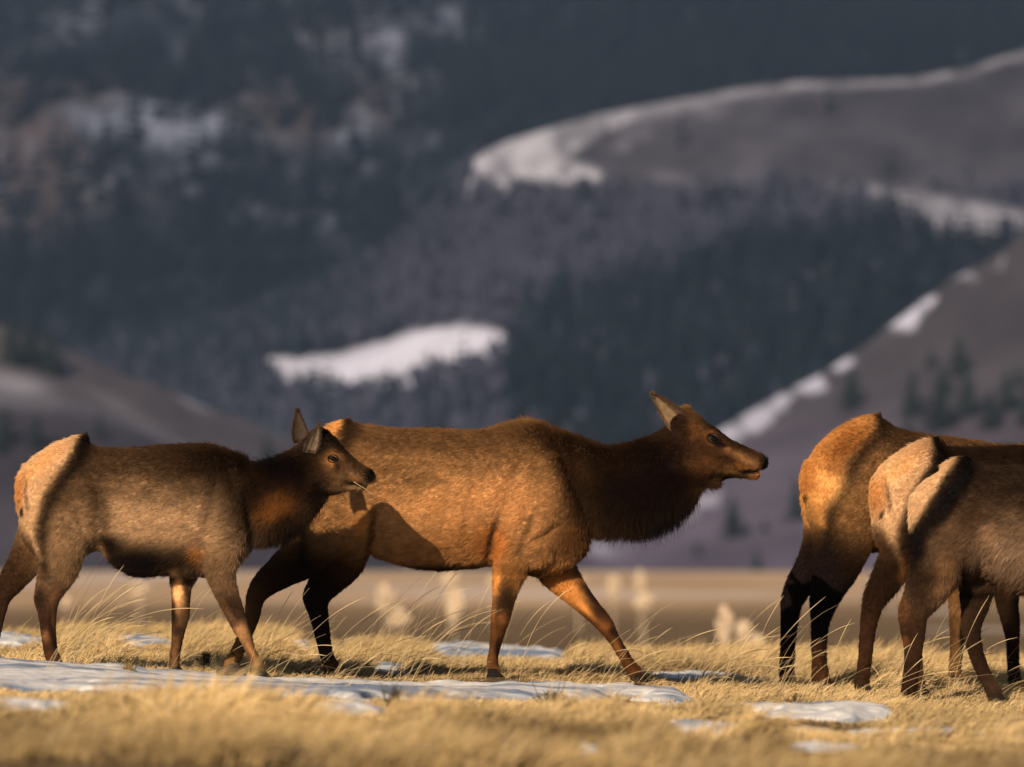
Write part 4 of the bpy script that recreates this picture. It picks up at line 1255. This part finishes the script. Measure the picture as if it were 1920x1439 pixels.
dx, dy = 1760 - 162, 7
MIDC = dict(
    label='pale-rumped calf squeezed between the orange-rumped adult and the shaggy grey-brown calf',
    origin=(1760, 1000), Y=30.75, hoof_ref=(1660, 1300), yaw=12, tilt=0, seed=4, hairs=85000, base=(.20, .125, .08),
    body=[dict(secs=shift(CALF_TORSO, dx, dy), sq=2.2), dict(secs=shift(CALF_NECK, dx, dy)), dict(secs=shift(CALF_HEAD, dx, dy)), dict(secs=shift(CALF_TAIL, dx, dy), cap1=.3)],
    lumps=[(118 + dx, 960 + dy, -40, 48, 74, 26, 10), (118 + dx, 960 + dy, 40, 48, 74, 26, 10)],
    image_limbs=[
        [(1712, 950, 56, -16, 30), (1698, 1010, 44, -18, 26), (1676, 1056, 34, -20, 22), (1656, 1094, 27, -22, 18), (1640, 1120, 23, -22, 15), (1631, 1148, 19, -22, 13), (1625, 1185, 16, -22, 12), (1621, 1225, 14.5, -22, 11), (1617, 1262, 14, -22, 11), (1614, 1280, 16, -22, 13)],
        [(1735, 960, 50, 70, 28), (1742, 1040, 40, 74, 24), (1735, 1100, 30, 76, 18), (1722, 1150, 20, 76, 14), (1720, 1190, 15, 76, 12), (1722, 1240, 13, 76, 11), (1726, 1284, 14, 76, 12)],
        [(1985, 1010, 36, 60, 22), (1975, 1090, 22, 62, 18), (1975, 1160, 17, 62, 14), (1972, 1210, 11, 62, 11), (1974, 1275, 12, 62, 11)],
        [(2050, 1010, 36, 5, 22), (2050, 1090, 22, 5, 18), (2062, 1160, 17, 5, 14), (2078, 1210, 11, 5, 11), (2092, 1280, 12, 5, 11)]],
    hooves=[(1615, 1293, 17, -22, False), (1729, 1297, 15, 76, False), (1975, 1290, 14, 62, False), (2095, 1294, 14, 5, False)],
    ears=[dict(geo=((583 + dx, -24, -852 - dy), (602 + dx, -34, -797 - dy), 19, (1, .12, -.15), (-.15, -1, .1), 3.0), inner=(.17, .125, .08), outer=EAR_OUT)],
    eyes=[(625 + dx, 861 + dy, 7.5)], carve=[],
    paint=calf_paint(dx, dy, flank=(.26, .17, .11), upper=(.06, .038, .027)) + [('g', 1660, 1090, 50, 60, 20, (.09, .05, .03), .85), ('g', 1625, 1200, 40, 110, 0, (.12, .06, .033), .85), ('g', 1690, 1070, 14, 40, 0, (.32, .16, .07), .6), ('g', 1700, 1010, 14, 50, 0, BLK, .8)],
    comb=[(1650, 1160, 110, 120, 0, (.1, -1), 1), (1650, 930, 60, 120, 0, (-.4, -1), .8)],
    length=[(1840, 840, 140, 30, 0, .05, .9), (1650, 1090, 80, 60, 0, .034, .8), (1630, 1200, 50, 70, 0, .014, 1), (1680, 910, 80, 110, 0, .014, .9)],
    lift=[(1850, 835, 140, 30, 0, 1.2, .9), (1650, 1090, 60, 60, 0, .8, .7)],
    voxel=.009, smooth=16,
)

dx, dy = 1818 - 162, 36
ENDC = dict(
    label='shaggy grey-brown calf with a narrow pale rump stripe, overlapping the other two elk',
    origin=(1818, 1000), Y=30.0, hoof_ref=(1720, 1318), yaw=3, tilt=0, seed=5, hairs=110000, base=GREYB,
    body=[dict(secs=[(s[0] + (18 if i < 3 else 0), s[1] + (6 if i < 3 else 0)) + tuple([s[2] + (18 if i < 3 else 0)]) + tuple(s[3:]) for i, s in enumerate(shift(CALF_TORSO, dx, dy))], sq=2.2),
          dict(secs=shift(CALF_NECK, dx, dy)), dict(secs=shift(CALF_HEAD, dx, dy)), dict(secs=shift(CALF_TAIL, dx, dy + 4), cap1=.3)],
    lumps=[(126 + dx, 960 + dy, -44, 48, 80, 26, 10), (355 + dx, 1055 + dy, 0, 30, 28, 44, 0), (425 + dx, 965 + dy, -40, 34, 84, 20, -18)],
    limbs=[
        [(1775, 985, 58, -34, 32), (1762, 1040, 56, -40, 30), (1742, 1085, 46, -40, 26), (1722, 1122, 36, -38, 21), (1706, 1152, 29, -38, 17), (1706, 1180, 25, -38, 15), (1707, 1212, 20, -38, 13), (1704, 1250, 16, -38, 12), (1700, 1285, 16, -38, 12), (1700, 1302, 18, -38, 14)],
        [(1800, 990, 56, 34, 30), (1826, 1050, 46, 38, 26), (1834, 1100, 35, 38, 22), (1832, 1140, 27, 38, 17), (1826, 1172, 21, 38, 15), (1829, 1202, 17, 38, 13), (1839, 1238, 15, 38, 12), (1854, 1272, 14, 38, 11), (1866, 1298, 16, 38, 13)],
        [(2076, 1030, 42, -36, 24), (2072, 1100, 28, -38, 20), (2080, 1150, 21, -38, 16), (2090, 1200, 16, -38, 13), (2096, 1250, 12, -38, 11), (2104, 1300, 13, -38, 12)],
        [(2026, 1060, 36, 36, 22), (2000, 1110, 22, 38, 18), (1998, 1170, 18, 38, 15), (1992, 1220, 13, 38, 12), (1988, 1290, 13, 38, 12)]],
    hooves=[(1703, 1311, 18, -38, True), (1872, 1310, 16, 38, True), (2106, 1312, 15, -38, True), (1989, 1304, 15, 38, True)],
    ears=[dict(geo=((583 + dx, -24, -852 - dy), (602 + dx, -34, -797 - dy), 19, (1, .12, -.15), (-.15, -1, .1), 3.0), inner=(.17, .125, .08), outer=EAR_OUT)],
    eyes=[(625 + dx, 861 + dy, 7.5)], carve=[(1800, 1080, 8, 40, 0, -8)],
    paint=[('g', 1900, 890, 200, 60, 0, (.085, .055, .04), .9), ('g', 1800, 960, 60, 60, 0, (.12, .075, .05), .6), ('g', 1890, 1040, 90, 50, 0, (.33, .25, .19), .8), ('g', 1780, 1010, 60, 60, 0, (.24, .155, .10), .5), ('g', 1850, 1000, 20, 22, 0, (.36, .25, .17), .5),
           ('g', 1800, 1085, 16, 40, 10, DARK, .85), ('g', 1840, 1112, 40, 10, 0, BLK, .8), ('g', 1760, 1080, 24, 40, 20, (.30, .18, .095), .7), ('g', 1720, 1090, 28, 50, 10, (.10, .06, .037), .8), ('g', 1700, 1010, 22, 70, 0, BLK, .85),  # includes painted shade under the belly and in the flank gap
           ('g', 1705, 1190, 60, 60, 0, (.11, .058, .032), .9), ('g', 1685, 1140, 14, 24, 0, (.24, .12, .055), .7), ('g', 1688, 1200, 8, 12, 0, (.36, .15, .06), .7), ('g', 1702, 1270, 50, 60, 0, (.10, .05, .028), .9),
           ('g', 1850, 1200, 60, 120, 0, (.085, .045, .027), .95),
           ('p', [(1820, 832), (1845, 870), (1800, 930), (1765, 975), (1735, 1010), (1712, 1060), (1700, 1000), (1718, 980), (1750, 930), (1790, 880)], 14, DARK, .92),
           ('p', [(1640, 930), (1720, 870), (1780, 840), (1820, 838), (1800, 862), (1774, 885), (1756, 911), (1738, 940), (1722, 965), (1712, 982), (1703, 996), (1698, 985), (1690, 960), (1640, 960)], 7, PALE, .95)],
    comb=[(1720, 1160, 110, 130, 0, (.1, -1), 1), (1850, 1200, 80, 120, 0, (.1, -1), 1), (1720, 930, 60, 100, 0, (-.5, -1), .8), (1890, 1040, 90, 60, 0, (-.7, -.9), .7)],
    length=[(1890, 1040, 130, 80, 0, .045, .9), (1850, 950, 200, 80, 0, .03, .7), (1730, 1090, 60, 60, 0, .032, .7), (1705, 1220, 60, 80, 0, .013, 1), (1850, 1220, 60, 90, 0, .013, 1), (1750, 910, 80, 110, 0, .015, .9), (1900, 865, 120, 16, 0, .045, .7)],
    lift=[(1890, 1060, 130, 60, 0, .8, .8)],
    voxel=.009, smooth=16,
)

elk_handles = {}
for nm, sp in (('calf', CALF), ('cow', COW), ('orange', ORG), ('mid', MIDC), ('end', ENDC)):
    elk_handles[nm] = build_elk(sp)

# straw in the calf's mouth
hit_y = -12
A = elk_handles['calf'][2](np.array([663, -13, -904])); B = elk_handles['calf'][2](np.array([704, -22, -932]))
off = np.array(elk_handles['calf'][0].location)
A, B = A + off, B + off
T = (B - A); side = np.array([0, .0016, 0]); upv = np.array([.001, 0, .0016])
sv, sf = [], []
for i in range(6):
    t = i / 5
    c = A + T * t + np.array([0, 0, .004]) * math.sin(math.pi * t)
    r = 1 - .6 * t
    sv += [c + side * r, c + upv * r, c - side * r, c - upv * r]
for i in range(5):
    for j in range(4):
        sf.append((i * 4 + j, i * 4 + (j + 1) % 4, i * 4 + 4 + (j + 1) % 4, i * 4 + 4 + j))
sf += [(3, 2, 1, 0), (20, 21, 22, 23)]
straw = mesh_obj('grass_straw', sv, sf, material('straw', (.5, .38, .2), .7))
tag(straw, 'single thin straw hanging from the walking calf\'s mouth', 'straw')

# ------------------------------------------------------------------ meadow grass
def snow_at(x, y):
    z = ground_z(x, y)
    a, b = project(np.stack([x, y, z], -1))
    d, h = snow_height(a, b, x, y)
    return z, a, b, d, h


def grass(N, y0, y1, name, label, length, radius, spread=.125, seed=0):
    r = np.random.default_rng(seed)
    y = np.sqrt(r.uniform(y0 ** 2, y1 ** 2, N)); x = r.uniform(-1, 1, N) * spread * y
    z, a, b, d, h = snow_at(x, y)
    tus = fbm(x * 1.7, y * 1.2, 0, 91, 3); tus2 = fbm(x * 5, y * 3.5, 0, 92, 2)
    ok = (d < 1 + 9 * r.uniform(0, 1, N) ** 2) | (r.uniform(0, 1, N) < .015 + .35 * sstep(.2, .55, fbm(x * 2.2, y * 2.0, 0, 95, 3)))
    ok &= r.uniform(0, 1, N) < np.clip(.75 + .9 * tus2 + .3 * tus, .12, 1)
    x, y, z, tus, tus2, d = x[ok], y[ok], z[ok], tus[ok], tus2[ok], d[ok]
    n = len(x)
    L = length * r.uniform(.5, 1.3, n) * (1 + 1.0 * np.clip(tus, -.6, .8) + .6 * tus2)
    L = L * (.55 + .45 * sstep(30.2, 31.6, y)) if y1 > 30 else L * (1 - .4 * sstep(22, 26, y))
    L = np.where(d > -6, L * .75, L)
    big = fbm(x * 1.1, y * .55, 0, 96, 3)[:, None]
    L = L * (1 + .7 * np.clip(big[:, 0], -.6, .5))
    f_ = np.full(n, -99.0)
    for k_ in ((12, 24, 36, 48) if y1 < 30 else (10, 20, 30)):
        f_ = np.maximum(f_, snow_mask(a[ok], b[ok] - k_, x, y)[0])
    L = L * (1 - (.68 if y1 < 30 else .5) * sstep(-4, 10, f_))
    for hx, hy, _z in _hp:
        L = L * (1 - .72 * np.exp(-((x - hx) ** 2 / .035 + (y - hy + .45) ** 2 / .55)))
    ang = r.normal(.15, .75, n) + 1.2 * noise(x * .9, y * .9, 0, 93)
    lean = np.clip(r.normal(1.0, .3, n), .2, 1.6)
    dx_, dy_ = np.cos(ang), np.sin(ang)
    base = np.stack([x, y, z - .005], -1)
    def stp(p, k, l):
        d_ = np.stack([dx_ * np.sin(k), dy_ * np.sin(k), np.cos(k)], -1)
        return p + d_ * l[:, None]
    p1 = stp(base, lean * .45, L * .33); p2 = stp(p1, lean * .95, L * .33); p3 = stp(p2, np.minimum(lean * 1.45, 1.75), L * .34)
    pos = np.stack([base, p1, p2, p3], 1)
    rad = (radius * r.uniform(.6, 1.3, n))[:, None] * np.array([[1, .9, .65, .2]])
    hue = r.uniform(0, 1, n)[:, None]
    c = np.array([.46, .315, .125]) * (1 - hue) + np.array([.64, .48, .27]) * hue
    c = c * (1 + .5 * tus[:, None] + .35 * tus2[:, None]) * r.uniform(.6, 1.2, (n, 1))
    c = c * (1 + (1.0 if y1 < 30 else .35) * big) * (.86 if y1 < 30 else 1.0)
    dk = r.uniform(0, 1, n) < .14 + .3 * sstep(.1, .5, -big[:, 0])
    c[dk] = np.array([.13, .08, .04])
    o = hair_obj(name, pos, rad, c, M_grass)
    tag(o, label, 'grass', kind='stuff')
    return o


grass(400000, 26.0, 40.5, 'grass', 'wind-flattened golden dry grass under the elk', .10, .0017, seed=1)
grass(210000, 17.0, 26.0, 'foreground_grass', 'blurred golden grass in front of the snow strip', .11, .0024, seed=2)

# tall seed stalks, standing in sprays, bent by the wind
SPRAY = [(150, 1190, 30, 95, 14), (118, 1200, 30, 120, 10), (110, 1185, 40, 150, 14), (320, 1230, 60, 90, 7), (500, 1220, 60, 110, 9), (470, 1240, 50, 90, 6), (600, 1230, 60, 110, 8), (570, 1250, 60, 100, 4),
         (700, 1205, 90, 130, 18), (760, 1210, 90, 150, 22), (840, 1215, 90, 90, 8), (960, 1240, 60, 130, 5), (1030, 1235, 60, 120, 5), (1130, 1245, 60, 110, 9), (1180, 1240, 40, 110, 7), (1300, 1240, 90, 80, 12), (1340, 1235, 80, 110, 12),
         (1400, 1240, 80, 110, 14), (1460, 1250, 70, 110, 12), (1540, 1265, 70, 90, 8), (1620, 1260, 60, 100, 8), (1680, 1230, 80, 100, 16), (1700, 1210, 60, 110, 10), (1760, 1240, 80, 100, 14), (1850, 1240, 60, 90, 8), (1900, 1240, 50, 110, 7),
         (30, 1220, 60, 60, 5), (230, 1215, 60, 70, 6), (400, 1230, 50, 80, 5), (90, 1310, 50, 70, 4), (610, 1320, 40, 60, 3), (1480, 1320, 60, 60, 6), (640, 1300, 80, 60, 5)]
pos, rad, col = [], [], []
r = np.random.default_rng(33)
for (sx_, sy_, wd, hpx, cnt) in SPRAY:
    for i in range(int(cnt * 1.25)):
        a = sx_ + r.normal(0, wd * .26)
        Y = r.uniform(28.6, 34) if sy_ < 1290 else r.uniform(26.5, 28)
        w0 = at(a, 1200, Y)
        x0 = w0[0]; z0 = float(ground_z(np.array([x0]), np.array([Y]))[0])
        hh = hpx * r.uniform(.6, 1.35) / 355 * .95
        ln = hh * r.uniform(1.15, 1.9)
        k = np.linspace(0, 1, 9)
        th0 = r.uniform(.1, 1.0); th1 = th0 + r.uniform(.3, 1.0)
        th = th0 + (th1 - th0) * k ** 1.4
        stepx = np.sin(th) * ln / 8; stepz = np.cos(th) * ln / 8
        X = x0 + np.concatenate([[0], np.cumsum(stepx[1:])]); Z = z0 + np.concatenate([[0], np.cumsum(stepz[1:])])
        Yv = Y + np.linspace(0, r.normal(0, .05), 9)
        pos.append(np.stack([X, Yv, Z], -1))
        head = r.uniform() < .55
        rr = np.array([.0014, .0014, .0013, .0012, .0012, .0011, .0022 if head else .001, .0030 if head else .0008, .0006])
        rad.append(rr * r.uniform(.4, .75))
        col.append(np.array([.66, .50, .28]) * r.uniform(.7, 1.2))
o = hair_obj('seed_stalks', np.array(pos), np.array(rad), np.array(col), M_grass)
o.name = 'tall_grass'
tag(o, 'tall arching seed stalks bent by the wind along the meadow crest', 'grass', kind='stuff')


# ------------------------------------------------------------------ small weeds, twig, pale brush clumps on the plain
def tube_strands(strands, nseg=4):
    v, f = [], []
    for P, R in strands:
        P = np.asarray(P); b = len(v)
        for i, (p, rr_) in enumerate(zip(P, R)):
            T = P[min(i + 1, len(P) - 1)] - P[max(i - 1, 0)]; T = T / (np.linalg.norm(T) + 1e-9)
            a = np.cross(T, [0.3, 1, .1]); a /= np.linalg.norm(a); c = np.cross(T, a)
            for j in range(nseg):
                t = 2 * math.pi * j / nseg
                v.append(p + (a * math.cos(t) + c * math.sin(t)) * rr_)
        for i in range(len(P) - 1):
            for j in range(nseg):
                k = (j + 1) % nseg
                f.append((b + i * nseg + j, b + i * nseg + k, b + (i + 1) * nseg + k, b + (i + 1) * nseg + j))
    return np.array(v), f


def weed(px, py, Y, h, w, n, colr, name, label, cat, lean=.15):
    z = at(px, py, Y)
    x0 = z[0]; z0 = float(ground_z(np.array([x0]), np.array([Y]))[0])
    st = []
    for i in range(n):
        a = r.uniform(0, 6.28); rr_ = r.uniform(0, 1) * w
        p0 = np.array([math.cos(a) * rr_ * .2, math.sin(a) * rr_ * .2, -.01])
        p2 = np.array([math.cos(a) * rr_ + lean * h, math.sin(a) * rr_, h * r.uniform(.55, 1.1)])
        p1 = (p0 + p2) / 2 + np.array([0, 0, h * .12]) + r.normal(0, .12 * w, 3)
        st.append((np.array([p0, p1, p2]), [.0035, .0028, .0012]))
        for b in range(3):
            q0 = p1 + (p2 - p1) * r.uniform(0, .8)
            q1 = q0 + r.normal(0, 1, 3) * w * .28 + np.array([0, 0, h * .12])
            st.append((np.array([q0, q1]), [.002, .0012]))
    v, f = tube_strands(st)
    m = material(cat.replace(' ', '_'), colr, .9, nscale=20, spec=.1)
    o = mesh_obj(name, v, f, m)
    o.location = (x0, Y, z0)
    tag(o, label, cat)
    return o


weed(735, 1370, 23.3, .10, .06, 26, (.10, .075, .045), 'dry_weed', 'dark dry weed clump in the blurred grass below the long snow strip', 'weed')
weed(1035, 1350, 25.8, .07, .11, 30, (.14, .10, .05), 'dry_weed', 'low wide brown weed between the snow strip\'s thin end and the camera', 'weed')
weed(1485, 1345, 26.4, .08, .05, 18, (.09, .06, .04), 'dry_weed', 'small dark weed in front of the white oval snow patch', 'weed')
weed(380, 1245, 30.8, .09, .06, 22, (.10, .065, .04), 'dry_weed', 'brown twiggy weed between the walking calf\'s forelegs', 'weed')
weed(1190, 1300, 28.6, .07, .05, 16, (.13, .08, .045), 'dry_weed', 'tiny rust-brown weed growing through the snow strip under the striding foreleg', 'weed')
weed(238, 1300, 28.0, .08, .05, 24, (.32, .22, .10), 'dry_weed', 'round golden weed tuft standing in the snow strip below the calf', 'weed')

p = at(600, 1286, 29.0)
z0 = float(ground_z(np.array([p[0]]), np.array([29.0]))[0])
st = [(np.array([[-.10, 0, .02], [-.04, 0, .045], [.03, 0, .05], [.09, .01, .035]]), [.004, .005, .004, .002]),
      (np.array([[-.04, 0, .045], [0, -.01, .075], [.05, 0, .08]]), [.004, .003, .002]), (np.array([[.03, 0, .05], [.05, 0, .02], [.02, 0, 0]]), [.003, .003, .002]), (np.array([[-.02, 0, .045], [-.03, 0, .01], [.03, .01, -.005]]), [.003, .003, .002])]
v, f = tube_strands(st, 6)
tw = mesh_obj('twig', v, f, M_twig); tw.location = (p[0] + 0, 29.0, z0 + .03)
tag(tw, 'crooked dark twig lying in the grass behind the snow strip', 'twig')

# a stone breaking through the snow
def stone(px, py, Y, sx_, sy_, sz_, name, label):
    v, f = ellipsoid(0, 0, 0, 1, 1, 1)
    v = v * np.array([sx_, sy_, sz_]) * (1 + .22 * noise(v[:, 0] * 2, v[:, 1] * 2, v[:, 2] * 2, 5)[:, None])
    p = at(px, py, Y); z0 = float(ground_z(np.array([p[0]]), np.array([Y]))[0])
    o = mesh_obj(name, v, f, material('dark_earth', (.05, .038, .028), .95, nscale=30, bump=.004, bscale=60))
    o.location = (p[0], Y, z0 + sz_ * .75)
    tag(o, label, 'stone')


stone(432, 1292, 28.1, .07, .05, .06, 'stone', 'small dark stone poking out of the snow in front of the walking calf\'s forelegs')

# bleached brush clumps far out on the plain: sunlit and far out of focus
CL = [(262, 1108, 26, 30, 190, 'heart-shaped bleached brush clump behind the walking calf\'s belly'),
      (722, 1120, 26, 46, 150, 'upright bleached brush clump between the striding elk\'s hind and fore legs'),
      (748, 1158, 30, 34, 120, 'lower bleached brush clump leaning against the upright one'),
      (845, 1085, 24, 34, 230, 'pale brush clump directly under the striding elk\'s belly'),
      (853, 1135, 24, 62, 140, 'tall faint brush column below the belly clump'),
      (1150, 1098, 22, 36, 210, 'pale brush clump right of the outstretched foreleg'),
      (1200, 1090, 15, 40, 220, 'narrow pale brush clump, upper of two stacked ones'),
      (1207, 1130, 26, 30, 170, 'round pale brush clump, lower of two stacked ones'),
      (1358, 1175, 22, 74, 110, 'tallest bleached brush clump, left of the orange-rumped elk\'s black hind leg'),
      (1395, 1185, 24, 44, 105, 'dull brush clump beside the tallest one'),
      (1420, 1210, 20, 40, 95, 'small brush clump closest to the black hind leg'),
      (925, 1088, 16, 20, 230, 'tiny bright brush clump peeping past the straight foreleg'),
      (1085, 1090, 22, 16, 230, 'low bright brush clump in the angle of the outstretched foreleg'),
      (125, 1130, 14, 24, 160, 'small faint brush clump behind the calf\'s hind leg')]
mat_brush = material('bleached_brush', (.88, .72, .54), .8, spec=.1)
for (px0, py0, wpx, hpx, Y, lab) in CL:
    p = at(px0, py0 + hpx / 2, Y); s_ = Y / F
    zg = float(ground_z(np.array([p[0]]), np.array([float(Y)]))[0])
    w = wpx * s_ * .54; h = hpx * s_ * 1.0
    e = empty('brush_clump', (p[0], Y, p[2]), lab, 'dry brush', 'bleached brush clumps out on the plain')
    st = []
    for i in range(70):
        a = r.uniform(0, 6.28); q = math.sqrt(r.uniform(0, 1)) * w
        u_ = r.uniform(-1, 1); wz = math.sqrt(max(0, 1 - u_ * u_)) * q * 1.25; zc = h * (.5 + .45 * u_)
        c0 = np.array([math.cos(a) * wz, math.sin(a) * wz, zc])
        dd = np.array([r.normal(0, .3) * w, r.normal(0, .3) * w, r.uniform(.1, .2) * h])
        st.append((np.array([c0 - dd, c0, c0 + dd * .8]), [w * .10, w * .16, w * .08]))
    v, f = tube_strands(st, 3)
    mesh_obj('twigs', v, f, mat_brush, e)['kind'] = 'stuff'
    st = [(np.array([[0, 0, zg - p[2] - .05], [0, 0, h * .3]]), [w * .10, w * .04])]
    v, f = tube_strands(st, 6)
    mesh_obj('stem', v, f, mat_brush, e)

# ------------------------------------------------------------------ haze
def box(name, x0, x1, y0, y1, z0, z1, mat):
    v = [(x, y, z) for z in (z0, z1) for y in (y0, y1) for x in (x0, x1)]
    f = [(0, 2, 3, 1), (4, 5, 7, 6), (0, 1, 5, 4), (2, 6, 7, 3), (0, 4, 6, 2), (1, 3, 7, 5)]
    return mesh_obj(name, v, f, mat, smooth=False)


hm = bpy.data.materials.new('haze')
hm.use_nodes = True
hm.node_tree.nodes.clear()
pv = hm.node_tree.nodes.new('ShaderNodeVolumePrincipled')
pv.inputs['Color'].default_value = (.38, .56, .95, 1)
pv.inputs['Density'].default_value = 0.00006
pv.inputs['Anisotropy'].default_value = 0.0
out = hm.node_tree.nodes.new('ShaderNodeOutputMaterial')
hm.node_tree.links.new(pv.outputs[0], out.inputs['Volume'])
hz = box('haze', -2600, 2600, -60, 6200, -12, 560, hm)
tag(hz, kind='stuff')
hz['label'] = 'thin blue winter haze between the meadow and the mountains'
hz['category'] = 'haze'
